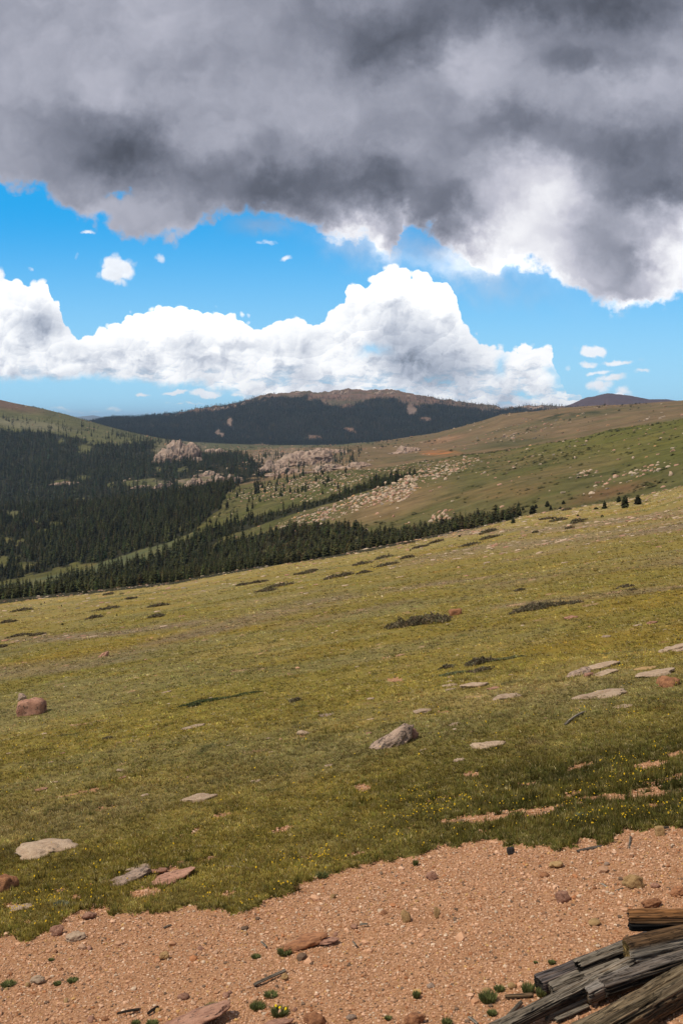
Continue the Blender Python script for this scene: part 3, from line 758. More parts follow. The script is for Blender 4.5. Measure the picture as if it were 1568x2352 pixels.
def scatter(protos, pick, pos, sc, rot, shade=None, scxy=None, tilt=None):
    """many copies joined into arrays (for what nobody could count)"""
    Vs = []; Fs = []; Ts = []; o = 0
    for k, (pv, pf, pt) in enumerate(protos):
        sel = np.nonzero(pick == k)[0]
        if len(sel) == 0: continue
        c = np.cos(rot[sel])[:, None]; s = np.sin(rot[sel])[:, None]
        sx = (sc if scxy is None else scxy)[sel][:, None]
        X_ = pv[None, :, 0] * sx; Y_ = pv[None, :, 1] * sx; Z_ = pv[None, :, 2] * sc[sel][:, None]
        P = np.stack([X_ * c - Y_ * s, X_ * s + Y_ * c, Z_], -1)
        if tilt is not None:
            P[..., 2] += P[..., 0] * tilt[sel, 0][:, None] + P[..., 1] * tilt[sel, 1][:, None]
        P += pos[sel][:, None]
        n = len(pv)
        Vs.append(P.reshape(-1, 3)); Fs.append((pf[None] + (np.arange(len(sel)) * n)[:, None, None] + o).reshape(-1, 3))
        t = np.repeat(pt[None], len(sel), 0)
        if shade is not None: t = t * shade[sel][:, None]
        Ts.append(t.reshape(-1, 3)); o += n * len(sel)
    return np.concatenate(Vs), np.concatenate(Fs), np.concatenate(Ts)

def tree_protos(n, whorls, arms, width, bushy=0.0, seed=0, tint=(.030, .040, .015)):
    out = []
    for k in range(n):
        w = width * (0.8 + 0.4 * (k / max(1, n - 1)))
        v, f, t, m = join(trunk_mesh(), crown_mesh(seed + k, whorls, arms, w, bushy, tintc=tint))
        out.append((v, f, t))
    return out

def grown(N, u0, u1, y0, y1, pdf_row=True):
    """random spots, about evenly spread over the ground between two distances"""
    Y = np.sqrt(RNG.uniform(y0 * y0, y1 * y1, N)); u = RNG.uniform(u0, u1, N)
    x = (u - 784) / F * Y
    z = height(x, Y)
    return x, Y, z, u, row_of(z, Y)

def plant_region(N, y0, y1, hmin, hmax, u0=-420, u1=1950, gamma=1.0):
    x, Y, z, u, r = grown(N, u0, u1, y0, y1)
    d = wood_density(x, Y, u, r)
    keep = RNG.uniform(0, 1, N) < d ** gamma
    x, Y, z, u, r = (a[keep] for a in (x, Y, z, u, r))
    h = RNG.uniform(hmin, hmax, len(x)) * np.exp(np.clip(RNG.normal(-.14, .34, len(x)), -.8, .34)) * (1 + .22 * fbm(x, Y, 30, 3, .6, 49))
    return dict(x=x, Y=Y, z=z, u=u, r=r, h=h)

def cat(*ds): return {k: np.concatenate([d[k] for d in ds]) for k in ds[0]}

fB = plant_region(20000, 300, 560, 3.0, 5.2)
fB['h'] *= np.interp(fB['u'], [0, 500, 784, 1000, 1200], [1.0, .9, 0.72, 0.72, 0.80]); fB['k'] = np.zeros(len(fB['x']))
fM = plant_region(44000, 560, 1200, 5.2, 9.0); fM['k'] = np.ones(len(fM['x']))
fM['h'] *= np.where(fM['u'] > 600, 0.62, 1.0) * np.where((fM['u'] > 430) & (fM['r'] > 1140), 0.75, 1.0)
fC = plant_region(80000, 1200, 2950, 8, 13); fC['k'] = np.full(len(fC['x']), 2.0)
fC['h'] *= np.where(fC['Y'] > 2500, 0.42, 1.0)
for d in (fB, fM, fC): print('trees', len(d['x']))
allt = cat(fB, fM, fC)
inview = (allt['u'] > -10) & (allt['u'] < 1578)
size = allt['h'] / allt['Y'] * inview
# hidden behind the meadow crest? then it does not count as seen
top_row = row_of(allt['z'] + allt['h'], allt['Y'])
crest_row = np.interp(allt['u'], UK, CR)
size = size * ((top_row < crest_row - 5) | (allt['Y'] < 300))
order = np.argsort(-size)

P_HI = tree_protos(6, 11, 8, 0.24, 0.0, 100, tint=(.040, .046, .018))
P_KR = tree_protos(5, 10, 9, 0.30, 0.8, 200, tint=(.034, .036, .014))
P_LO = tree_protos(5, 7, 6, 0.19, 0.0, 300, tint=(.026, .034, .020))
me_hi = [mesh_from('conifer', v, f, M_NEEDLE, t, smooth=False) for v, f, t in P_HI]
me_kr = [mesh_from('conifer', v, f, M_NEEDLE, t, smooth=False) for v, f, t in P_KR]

# trees one can tell apart on the crest of the meadow: (u, row of the foot, height and width in frame units, label, bushy)
CREST = [
 (1434, 1166.5, 29, 23, 'largest conifer of the small group on the right of the meadow crest', .7),
 (1464, 1159, 23, 22, 'bushy conifer just right of the largest one on the right crest', .8),
 (1420, 1153.5, 15, 14, 'conifer set a little behind and left of the largest one on the right crest', .8),
 (1387, 1169, 20, 19, 'pointed conifer standing alone left of the group on the right crest', .2),
 (1190, 1182, 31, 18, 'tallest conifer at the right end of the dense tree line', .5),
 (1222, 1180, 20, 20, 'bushy conifer right of the tallest one at the end of the tree line', .8),
 (1178, 1202, 13, 14, 'small round conifer in front of the end of the tree line', .9),
 (1168, 1194, 19, 22, 'broad dark conifer ending the dense tree line', .9),
 (1256, 1164, 14, 14, 'dark conifer between the tree line and the lone pointed conifer', .8),
 (1264, 1171, 12, 11, 'pointed little conifer beside the dark one right of the tree line', .3),
 (1230, 1168, 10, 10, 'small conifer peeping over the crest behind the bushy pair', .6),
 (1200, 1172, 8, 9, 'little conifer between the tallest one and the bushy pair', .7),
 (1293, 1158, 9, 11, 'round little conifer beside pale rocks on the crest', .9),
 (1286, 1170, 7, 12, 'very low round conifer below the one beside pale rocks', .9),
 (1368, 1170, 5, 14, 'flat spreading conifer at the foot of the lone pointed one', .9),
 (1382, 1188, 6, 9, 'tiny conifer below the lone pointed one on the right meadow', .8),
 (1326, 1186, 5, 6, 'tiny conifer beside the two dark mats on the right meadow', .6),
 (1268, 1193, 6, 7, 'tiny conifer left of the two dark mats on the right meadow', .6),
 (1173, 1178, 8, 9, 'small conifer behind the broad one at the end of the tree line', .7),
 (197, 1364, 10, 14, 'lone little conifer on the left of the meadow crest', .6),
 (142, 1393, 5, 5, 'tiny conifer below the left crest between two dark mats', .4),
 (95, 1389, 5, 4, 'left tiny conifer of a pair below the left crest', .4),
 (103, 1386, 5, 4, 'right tiny conifer of a pair below the left crest', .4),
 (269, 1414, 5, 6, 'tiny conifer right of the dark mat in the left meadow', .5),
 (144, 1435, 4, 7, 'tiny round conifer in the far left meadow', .9),
 (942, 1265, 5, 5, 'tiny conifer beside the upper dark mat in the middle meadow', .4),
 (845, 1271, 4, 5, 'tiny conifer just below the middle of the tree line', .4),
 (1055, 1233, 5, 7, 'tiny bushy conifer below the right part of the tree line', .7),
]
def make_tree(seed, bushy):
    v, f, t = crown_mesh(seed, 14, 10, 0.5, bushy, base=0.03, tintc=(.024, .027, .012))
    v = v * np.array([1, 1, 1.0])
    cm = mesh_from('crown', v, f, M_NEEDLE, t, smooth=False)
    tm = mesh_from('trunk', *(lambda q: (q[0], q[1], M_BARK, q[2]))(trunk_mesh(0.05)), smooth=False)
    return cm, tm
tree_kinds = {}
for k, (u, row, hp, wp, lab, bushy) in enumerate(CREST):
    x, y, z = find_ground(u, row, 60, 420)
    h = hp * y / F * 1.06; w = wp * y / F
    kb = (k % 6, bushy > 0.5)
    if kb not in tree_kinds: tree_kinds[kb] = make_tree(900 + k, 0.85 if bushy > 0.5 else 0.1)
    cm, tm = tree_kinds[kb]
    t = bpy.data.objects.new('conifer', None); COL.objects.link(t)
    t.location = (x, y, z - 0.03 * h); t.rotation_euler = (0, 0, random.uniform(0, 6)); t.scale = (w, w, h)
    t.empty_display_size = 0.3
    tag(t, lab, 'tree')
    link('trunk', tm, t); link('crown', cm, t)

NIND = 272
sel = order[:NIND]
REG = {0: ('dark stunted conifer packed in the tree band just behind the meadow crest', 'conifers of the band behind the meadow crest'),
       1: ('tall dark spruce in the dense valley wood', 'spruces of the wood on the left valley slope'),
       2: ('far dark spruce in the blueish wood below the left hill', 'spruces of the far wood below the left hill')}
for n, i in enumerate(sel):
    k = int(allt['k'][i])
    right = allt['u'][i] > 760
    krum = (k == 0 and (allt['u'][i] > 600 or n % 5 == 0))
    o = link('conifer', (me_kr if krum else me_hi)[n % 5])
    h = allt['h'][i] * (0.85 if krum else 1.0)
    o.location = (allt['x'][i], allt['Y'][i], allt['z'][i] - 0.1); o.scale = (h, h, h); o.rotation_euler = (0, 0, random.uniform(0, 6.28))
    lab, grp = REG[k]
    if k == 0:
        lab, grp = (('bushy dark conifer in the tree line along the meadow crest', 'conifers of the tree line on the right half of the crest') if right else
                    ('slender dark conifer in the tree band behind the meadow crest', 'conifers of the tree band on the left half of the crest'))
    place = ['at the left edge', 'in the left quarter', 'left of the centre', 'near the centre', 'right of the centre', 'in the right quarter'][int(np.clip(allt['u'][i] // 262, 0, 5))]
    tag(o, lab + ', ' + place, 'tree', grp)
rest = np.setdiff1d(np.arange(len(allt['x'])), sel)
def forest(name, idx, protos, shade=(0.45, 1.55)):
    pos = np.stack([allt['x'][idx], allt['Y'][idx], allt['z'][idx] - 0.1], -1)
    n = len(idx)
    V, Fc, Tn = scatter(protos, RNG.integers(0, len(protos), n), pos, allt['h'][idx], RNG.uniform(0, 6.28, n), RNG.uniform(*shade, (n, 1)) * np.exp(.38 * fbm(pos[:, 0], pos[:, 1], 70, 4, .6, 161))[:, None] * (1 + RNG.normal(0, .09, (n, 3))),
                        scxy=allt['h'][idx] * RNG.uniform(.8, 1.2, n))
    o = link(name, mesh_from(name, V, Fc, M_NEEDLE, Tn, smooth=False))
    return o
kk = allt['k'][rest]
bl = allt['u'][rest] < 600
tag(forest('tree_band', rest[(kk == 0) & bl], P_HI[:5] + P_KR[:1]), 'rest of the dense dark conifer band behind the left half of the meadow crest', 'forest', kind='stuff')
tag(forest('tree_line', rest[(kk == 0) & ~bl], P_HI[:1] + P_KR), 'rest of the bushy dark conifer line behind the right half of the meadow crest', 'forest', kind='stuff')
tag(forest('valley_forest', rest[kk == 1], P_HI), 'rest of the dark spruce wood covering the valley slope on the left', 'forest', kind='stuff')
tag(forest('far_forest', rest[kk == 2], P_LO), 'far blueish spruce wood below the left hill and among granite domes', 'forest', kind='stuff')

# woods of the mountain
mt = plant_region(110000, 3500, 4750, 9, 14, u0=100, u1=1350)
allt = mt; print('mountain trees', len(mt['x']))
P_MT = []
for s in range(4):
    P_MT.append(crown_mesh(500 + s, 3, 4, 0.22, 0.0, base=0.12, tintc=(.020, .029, .026)))
tag(forest('mountain_forest', np.arange(len(mt['x'])), P_MT), 'dark conifer forest covering the lower face of the mountain', 'forest', kind='stuff')

# dead grey trunks among the living trees
def snag_mesh(seed):
    r = np.random.default_rng(seed)
    parts = [trunk_mesh(0.03, 1.0, 6, (.26, .24, .21))]
    for j in range(9):
        z = r.uniform(.25, .92); a = r.uniform(0, 6.28); L = (1.05 - z) * r.uniform(.12, .3)
        v, f, t = trunk_mesh(0.008, 1.0, 4, (.26, .24, .21))
        d = Vector((math.cos(a) * 1.0, math.sin(a) * 1.0, r.uniform(.1, .6))).normalized()
        q = Vector((0, 0, 1)).rotation_difference(d).to_matrix()
        v = (v * np.array([1, 1, L])) @ np.array(q).T + np.array([0, 0, z])
        parts.append((v, f, t))
    v, f, t, m = join(*parts)
    return mesh_from('dead_tree', v, f, M_BARK, t, smooth=False)
snags = [snag_mesh(s) for s in range(3)]
for k, (u, row, h, lab) in enumerate([
        (218, 1321, 17, 'bare grey dead tree at the foot of the left wood above the green strip'), (380, 1272, 15, 'pale dead trunk at the clearing between the wood and the tree band'),
        (425, 1330, 12, 'bare dead trunk inside the tree band below the left crest'), (600, 1255, 13, 'forked grey dead tree in the tree band left of the middle'),
        (12, 1258, 14, 'grey dead trunk at the far left edge of the valley wood'), (630, 1270, 12, 'thin dead tree in the tree band near the middle'),
        (165, 1215, 11, 'thin pale dead trunk high in the left valley wood'), (695, 1258, 11, 'bare whitish dead tree in the tree band left of the scree')]):
    x, y, z = find_ground(u, row, 430 if u < 784 else 330, 1200)
    o = link('dead_tree', snags[k % 3]); s = h * y / F * 1.2
    o.location = (x, y, z); o.scale = (s, s, s); o.rotation_euler = (random.uniform(-.12, .12), random.uniform(-.12, .12), random.uniform(0, 6))
    tag(o, lab, 'tree')

# ================================================================== low juniper mats and shrubs
def mat_shrub(name, u, row, wp, hp, lab, tilt=0.15, col=(.17, .14, .085), parent=None, group=None, tall=1.0, catg='shrub', n=None, cushion=False):
    """a low spreading evergreen: leafy sprigs over an uneven cushion"""
    x, y, z = find_ground(u, row, 5.5, 330)
    W = wp * y / F * 0.5
    # seen on a slope, the mat is deeper than it looks tall
    H = min(0.30 * W + 0.05, max(0.05, hp * 0.62 * y / F)) * tall
    if cushion: D = W * .7; H = hp * .62 * y / F
    else: D = max(W * 0.22, min(W * 0.7, hp * 0.9 * y / F / 0.14 * 0.28)) if y > 20 else W * 0.6
    px = y / F
    s = max(0.03, px * 2.6)
    n = n or int(np.clip(2.6 * W * D * 3.14 / (s * s) * 1.6, 350, 5200))
    r = np.random.default_rng(int(u * 7 + row))
    a = r.uniform(0, 6.283, n); q = np.sqrt(r.uniform(0, 1, n))
    wob = 1 + 0.28 * np.sin(a * 3 + r.uniform(0, 6)) + 0.18 * np.sin(a * 5 + r.uniform(0, 6)) + 0.12 * np.sin(a * 9)
    lx = np.cos(a) * q * W * wob; ly = np.sin(a) * q * D * wob
    top = H * np.sqrt(np.clip(1 - q * q, 0, 1)) * (0.35 + 1.5 * np.abs(fbm(lx + u, ly, max(W * 0.35, .2), 3, .6, 91)))
    lz = top * (1 - 0.5 * r.uniform(0, 1, n) ** 2)
    gz = height(x + lx, y + ly) - z
    # sprig = three narrow leaves
    d = r.normal(0, 1, (n, 3)); d[:, 2] = np.abs(d[:, 2]) + 0.5; d /= np.linalg.norm(d, axis=1)[:, None]
    e = np.cross(d, r.normal(0, 1, (n, 3))); e /= np.linalg.norm(e, axis=1)[:, None]
    g = np.cross(d, e)
    P = np.stack([lx, ly, lz + gz], -1)
    V = np.stack([P - e * s * .45, P + e * s * .45, P + d * s * 1.5, P - g * s * .45, P + g * s * .45, P + d * s * 1.2 + e * s * .5], 1).reshape(-1, 3)
    i = np.arange(n)[:, None] * 6
    Fc = np.concatenate([i + [0, 1, 2], i + [3, 4, 5]], 0)
    t = np.array(col)[None] * np.exp(r.normal(0, .45, (n, 1)) + .5 * fbm(lx + u, ly, max(W * .2, .1), 2, .6, 93)[:, None]) * (1 + r.normal(0, .08, (n, 3)))
    T6 = np.repeat(t, 6, 0)
    o = link(name, mesh_from(name, V, Fc, M_GRASS, T6, smooth=False))
    o.location = (x, y, z)
    tag(o, lab, catg, group)
    return o
SHRUBS = [
 (968, 1432, 140, 34, 'large dark juniper mat beside a red block in the middle of the meadow', .15),
 (1230, 1398, 105, 20, 'long dark juniper mat on the right of the upper meadow', .12),
 (1316, 1386, 36, 12, 'short dark juniper mat just right of the long one', .1),
 (1098, 1524, 62, 24, 'rounded dark juniper mat in the right meadow, upper of a close pair', .1),
 (1102, 1544, 50, 18, 'rounded dark juniper mat in the right meadow, lower of a close pair', .1),
 (1027, 1534, 34, 12, 'small grey green mat left of the close pair of junipers', .1),
 (676, 1611, 26, 11, 'small dark cushion in the centre of the meadow', 0),
 (246, 1698, 16, 10, 'small dark round cushion in the left meadow', 0),
 (1433, 1349, 34, 9, 'small dark mat high in the right meadow', 0),
 (1450, 1356, 14, 5, 'tiny dark mat beside the small one high in the right meadow', 0),
]
for s in SHRUBS: mat_shrub('juniper', *s[:5], tilt=s[5], cushion='pair' in s[4] or 'cushion' in s[4])
mat_shrub('low_plant', 470, 1612, 90, 12, 'long dark green leafy strip in the left middle meadow', col=(.09, .11, .045), tall=.6)
mat_shrub('low_plant', 446, 1622, 30, 12, 'dark leafy clump under the left end of the green strip', col=(.08, .09, .04), tall=.6)
mat_shrub('low_plant', 560, 1597, 70, 8, 'faint green leafy strip in the middle meadow', col=(.12, .13, .05), tall=.5)
mat_shrub('low_plant', 1150, 1516, 90, 10, 'loose green plants right of the close pair of junipers', col=(.19, .19, .085), tall=.4)
mat_shrub('low_plant', 1040, 1548, 70, 8, 'loose green plants left of the close pair of junipers', col=(.17, .18, .09), tall=.4)
FARM = [(56, 1403, 44, 8), (250, 1400, 58, 9), (218, 1420, 34, 8), (364, 1392, 40, 7), (360, 1417, 38, 7), (18, 1430, 30, 8), (250, 1366, 20, 4), (963, 1258, 32, 6), (878, 1283, 34, 7), (935, 1282, 30, 7), (828, 1297, 36, 7),
        (888, 1299, 46, 8), (792, 1323, 34, 11), (833, 1317, 30, 6), (1000, 1246, 30, 5), (1119, 1223, 40, 9), (1122, 1237, 44, 8), (1078, 1253, 42, 8), (940, 1248, 22, 3), (1255, 1193, 32, 4), (1282, 1196, 36, 7),
        (1324, 1198, 36, 7), (1228, 1224, 12, 5), (1306, 1214, 16, 4), (1191, 1357, 20, 5), (770, 1327, 60, 10), (640, 1348, 60, 10), (612, 1358, 50, 7), (700, 1318, 40, 6), (45, 1461, 46, 6), (88, 1459, 34, 5),
        (5, 1487, 24, 7), (600, 1338, 40, 6), (716, 1312, 24, 4), (300, 1376, 24, 4), (1300, 1172, 20, 4), (560, 1344, 30, 5)]
ORD = ['first', 'second', 'third', 'fourth', 'fifth', 'sixth', 'seventh', 'eighth', 'ninth', 'tenth', 'eleventh', 'twelfth']
def mat_label(u, row, w):
    col = min(int(u // 314), 4); same = sorted([f for f in FARM if min(int(f[0] // 314), 4) == col])
    i = [f[0] for f in same].index(u)
    return '%s dark juniper mat near the crest, %s in the %s fifth of the meadow' % ('long' if w > 40 else 'short' if w < 28 else 'thin', ORD[i], ['leftmost', 'second', 'middle', 'fourth', 'rightmost'][col])
for k, (u, row, w, h) in enumerate(FARM):
    mat_shrub('juniper', u, row, w, h, mat_label(u, row, w), group='thin juniper mats near the meadow crest', n=500, tall=1.3)
# unnumbered dark specks of the same scrub towards the crest and on the far slopes
def specks(name, N, y0, y1, u0, u1, s0, s1, dens, lab, col, flat=0.4):
    x, Y, z, u, r = grown(N, u0, u1, y0, y1)
    k = RNG.uniform(0, 1, N) < dens(x, Y, u, r)
    x, Y, z, u, r = (a[k] for a in (x, Y, z, u, r)); n = len(x)
    pr = []
    for s in range(5):
        v, f, t = crown_mesh(700 + s, 4, 7, 0.5, 0.9, base=0.0, tintc=col)
        pr.append((v * np.array([1.6, 0.9, flat]), f, t))
    sz = RNG.uniform(s0, s1, n) * (0.6 + RNG.uniform(0, 1, n) ** 3 * 1.4)
    V, Fc, Tn = scatter(pr, RNG.integers(0, 5, n), np.stack([x, Y, z - 0.02], -1), sz, RNG.uniform(-.5, .5, n), RNG.uniform(.7, 1.4, (n, 1)) * np.ones((1, 3)))
    tag(link(name, mesh_from(name, V, Fc, M_NEEDLE, Tn, smooth=False)), lab, 'scrub', kind='stuff')
specks('meadow_scrub', 9000, 110, 420, -300, 1850, .35, .9, lambda x, Y, u, r: 0.5 * sstep(.12, .6, fbm(x * .5, Y, 26, 4, .6, 81)) * sstep(110, 230, Y) * (r > np.interp(u, UK, CR) - 3), 'scattered low dark scrub on the upper meadow', (.09, .085, .04))
specks('hillside_scrub', 26000, 330, 1000, 300, 1900, .8, 2.2, lambda x, Y, u, r: (0.10 + 0.8 * sstep(.05, .45, fbm(x * .5, Y, 40, 4, .6, 83))) * (1 - ell(u, r, 900, 1160, 200, 45, -.3)), 'low dark scrub patches on the grassy ridge', (.05, .055, .022), 0.35)
specks('far_scrub', 22000, 1300, 3300, -300, 1900, 2.0, 4.5, lambda x, Y, u, r: 0.9 * sstep(.05, .5, fbm(x * .5, Y, 120, 4, .6, 85)), 'dark scrub dotted over the far hillsides', (.04, .045, .02), 0.5)

# ================================================================== grass
def grass_layer(name, N, ynear, yfar, size, blades, lab, keep=None, hue=None, stand=1.0, u0=-700, u1=2350, power=0.8, thin=1.0):
    inv = RNG.uniform(1 / yfar, 1 / ynear, N); Y = 1 / inv
    u = RNG.uniform(u0, u1, N); x = (u - 784) / F * Y
    z = height(x, Y); r = row_of(z, Y)
    gm = gravel_mask(x, Y, u, r)
    k = gm < 0.42
    if keep is not None: k &= RNG.uniform(0, 1, N) < keep(x, Y, u, r)
    x, Y, z, u, r = (a[k] for a in (x, Y, z, u, r)); n = len(x)
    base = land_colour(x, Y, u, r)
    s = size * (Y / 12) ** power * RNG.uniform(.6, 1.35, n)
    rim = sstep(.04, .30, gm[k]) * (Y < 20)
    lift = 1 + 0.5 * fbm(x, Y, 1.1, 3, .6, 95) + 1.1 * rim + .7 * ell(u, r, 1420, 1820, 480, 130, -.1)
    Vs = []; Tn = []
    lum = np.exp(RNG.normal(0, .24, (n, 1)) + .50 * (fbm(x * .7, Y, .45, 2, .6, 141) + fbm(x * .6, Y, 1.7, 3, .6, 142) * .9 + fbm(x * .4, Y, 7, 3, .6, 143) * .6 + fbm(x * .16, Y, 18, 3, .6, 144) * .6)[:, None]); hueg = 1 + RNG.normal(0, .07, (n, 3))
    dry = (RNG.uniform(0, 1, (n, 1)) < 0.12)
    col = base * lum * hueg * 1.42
    col = np.where(dry, np.array([.34, .28, .14]) * lum, col)
    if hue is not None: col = col * np.array(hue)
    col = col * (1 - .35 * rim[:, None] * np.array([1, .8, 1]))
    for b in range(blades):
        a = RNG.uniform(0, 6.283, n); q = RNG.uniform(0, .55, n) * s
        bx = x + np.cos(a) * q; by = Y + np.sin(a) * q
        lean = RNG.uniform(.1, .75, n) * s; la = a + RNG.normal(0, .7, n)
        hh = s * lift * stand * RNG.uniform(.45, 1.1, n)
        w = s * 0.075 * thin * RNG.uniform(.7, 1.5, n); wa = RNG.uniform(0, 6.283, n)
        P0 = np.stack([bx - np.cos(wa) * w, by - np.sin(wa) * w, z - .01], -1)
        P1 = np.stack([bx + np.cos(wa) * w, by + np.sin(wa) * w, z - .01], -1)
        P2 = np.stack([bx + np.cos(la) * lean, by + np.sin(la) * lean, z + hh], -1)
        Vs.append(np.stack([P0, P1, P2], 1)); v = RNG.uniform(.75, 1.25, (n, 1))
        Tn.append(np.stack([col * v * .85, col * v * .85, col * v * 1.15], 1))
    V = np.concatenate(Vs).reshape(-1, 3); Tn = np.concatenate(Tn).reshape(-1, 3)
    Fc = np.arange(len(V)).reshape(-1, 3)
    tag(link(name, mesh_from(name, V, Fc, M_GRASS, np.clip(Tn, 0.004, .9), smooth=False)), lab, 'grass', kind='stuff')
    return n
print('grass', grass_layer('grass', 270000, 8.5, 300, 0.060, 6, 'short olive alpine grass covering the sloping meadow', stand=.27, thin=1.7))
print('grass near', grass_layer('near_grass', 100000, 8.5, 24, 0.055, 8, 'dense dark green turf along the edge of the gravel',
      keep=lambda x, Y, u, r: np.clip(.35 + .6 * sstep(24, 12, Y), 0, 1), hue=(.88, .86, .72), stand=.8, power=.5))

def flowers(name, N, lab):
    inv = RNG.uniform(1 / 34, 1 / 8.5, N); Y = 1 / inv
    u = RNG.uniform(-200, 1800, N); x = (u - 784) / F * Y
    z = height(x, Y); r = row_of(z, Y)
    edge = np.interp(u, [p[0] for p in GRAV], [p[1] for p in GRAV])
    patch = np.zeros(N)
    for e in [(1290, 1905, 110, 24), (1400, 1840, 200, 60), (1500, 1870, 120, 30), (1450, 1760, 160, 50), (560, 2068, 90, 30), (620, 2050, 70, 22), (120, 2085, 120, 40), (230, 2062, 60, 26), (700, 1985, 120, 30), (480, 2060, 40, 20), (1000, 1870, 250, 70), (75, 2130, 90, 16)]:
        patch = np.maximum(patch, ell(u, r, *e, -.15))
    p = 0.015 + 0.32 * patch * sstep(-.15, .3, fbm(x, Y, .8, 3, .6, 97) + .1)
    k = (RNG.uniform(0, 1, N) < p) & (gravel_mask(x, Y, u, r) < .4)
    x, Y, z = x[k], Y[k], z[k]; n = len(x)
    Vs = []; Fs = []; Ts = []
    hh = RNG.uniform(.05, .10, n); R = RNG.uniform(.005, .010, n) * (Y / 11) ** .5
    ang = np.arange(6) / 6 * 6.283
    nx = RNG.normal(0, .5, n); ny = RNG.normal(-.35, .4, n)
    ring = []
    for a in ang:
        dx = np.cos(a) * R; dy = np.sin(a) * R
        ring.append(np.stack([x + dx, Y + dy, z + hh - (dx * nx + dy * ny)], -1))
    c0 = np.stack([x, Y, z + hh + R * .25], -1)
    st = [np.stack([x - .0012, Y, z], -1), np.stack([x + .0012, Y, z], -1), c0 - [0, 0, .003]]
    V = np.stack([c0] + ring + st, 1).reshape(-1, 3)
    i = np.arange(n)[:, None] * 10
    Fc = np.concatenate([i + [0, 1 + j, 1 + (j + 1) % 6] for j in range(6)] + [i + [7, 8, 9]], 0)
    yc = np.array([.66, .42, .02]) * RNG.uniform(.8, 1.2, (n, 1))
    gc = np.tile([.07, .09, .02], (n, 1))
    Tn = np.stack([yc * .9] + [yc] * 6 + [gc] * 3, 1).reshape(-1, 3)
    tag(link(name, mesh_from(name, V, Fc, M_GRASS, Tn, smooth=False)), lab, 'flowers', kind='stuff')
    print('flowers', n)
flowers('yellow_wildflowers', 60000, 'tiny yellow wildflowers dotted through the turf beside the gravel')

# ================================================================== rocks
def granite(name, base, dark, lichen=0.0, black=0.0, scale=6.0):
    m, nt, b = mat_new(name)
    p = obj_co(nt)
    oi = nt.nodes.new('ShaderNodeObjectInfo')
    off = nt.nodes.new('ShaderNodeVectorMath'); off.operation = 'ADD'
    nt.links.new(p, off.inputs[0]); nt.links.new(comb(nt, X(nt, oi.outputs['Random']) * 40.0, 3.1, 0.0), off.inputs[1])
    p = off.outputs[0]
    n1 = noise(nt, p, scale * .35, 5, 0.6); n2 = noise(nt, p, scale * 4.0, 4, 0.7); n3 = noise(nt, p, scale, 6, 0.65)
    c = mixc(nt, ((n1 - 0.42) * 4.5).clamp(), base, dark)
    c = scalec(nt, c, 0.55 + n2 * 0.9)
    if lichen: c = mixc(nt, ((n3 - (0.62 - lichen * 0.25)) * 9.0).clamp() * 0.7, c, (.34, .31, .21))
    if black: c = mixc(nt, ((noise(nt, p, scale * .9, 7, .75) - (0.60 - black * 0.16)) * 12.0).clamp() * 0.9, c, (.035, .033, .03))
    k = X(nt, oi.outputs['Random']) * 0.3 + 0.85
    nt.links.new(scalec(nt, c, k), b.inputs['Base Color'])
    b.inputs['Roughness'].default_value = 0.9; b.inputs['Specular IOR Level'].default_value = 0.15
    bump(nt, b, n2 * 0.5 + n3, 0.55, 0.08)
    return m
G_PALE = granite('pale_granite', (.50, .375, .265), (.38, .265, .18), .10, .12)
G_PINK = granite('pink_granite', (.46, .255, .175), (.30, .15, .10), .0, .35)
G_ORANGE = granite('orange_granite', (.42, .20, .10), (.22, .10, .055), .0, .2)
G_GREY = granite('lichen_granite', (.46, .33, .25), (.30, .215, .165), .15, .55)
G_TAN = granite('tan_stone', (.46, .30, .14), (.36, .22, .10), .0, .0)
G_DARK = granite('dark_stone', (.05, .045, .045), (.03, .028, .028), .0, .0)
G_DOME = granite('dome_granite', (.41, .305, .235), (.29, .205, .155), .1, .3, 0.10)

def ico(sub):
    bm = bmesh.new(); bmesh.ops.create_icosphere(bm, subdivisions=sub, radius=1.0)
    V = np.array([v.co[:] for v in bm.verts]); Fc = np.array([[v.index for v in f.verts] for f in bm.faces])
    bm.free(); return V, Fc
ICO = {k: ico(k) for k in (1, 2, 3, 4, 5)}

def rock_shape(seed, sub=3, facets=11, rough=0.14, flat_top=False, box=False):
    r = np.random.default_rng(seed)
    V, Fc = ICO[sub]
    nrm = r.normal(0, 1, (facets, 3)); nrm /= np.linalg.norm(nrm, axis=1)[:, None]
    hh = r.uniform(.62, .95, facets)
    if flat_top: nrm = np.vstack([nrm, [0.05, -.05, 1.0]]); hh = np.append(hh, .50)
    if box:
        nrm = np.array([[1, .1, .05], [-1, .05, .08], [.08, 1, .05], [-.05, -1, .10], [.06, -.12, 1], [0, .1, -1], [.7, -.7, .5], [-.7, -.6, .45], [.6, .6, .6]]); nrm = nrm / np.linalg.norm(nrm, axis=1)[:, None]
        hh = np.array([.74, .74, .68, .68, .72, .7, .93, .95, .93])
    d = V @ nrm.T
    with np.errstate(divide='ignore'):
        t = np.where(d > 0.05, hh[None] / np.maximum(d, 1e-6), 9.0)
    # soft minimum keeps worn edges
    t = np.minimum(t, 1.15); k = 45.0 if box else 18.0
    R = -np.log(np.exp(-k * t).sum(1) + np.exp(-k * 1.1)) / k
    off = Vector((seed * 3.7, seed * 1.3, 0))
    N = np.array([mnoise.fractal(Vector(v) * 2.2 + off, 0.7, 2.1, 5) for v in V])
    N2 = np.array([mnoise.noise(Vector(v) * 1.1 + off) for v in V])
    if box:
        R = .78 / ((np.abs(V) ** 7).sum(1)) ** (1 / 7.0); R = np.minimum(R, 1.10 + 0 * R)
    P = V * (R + N * rough + N2 * (.06 if box else .22))[:, None]
    return P, Fc

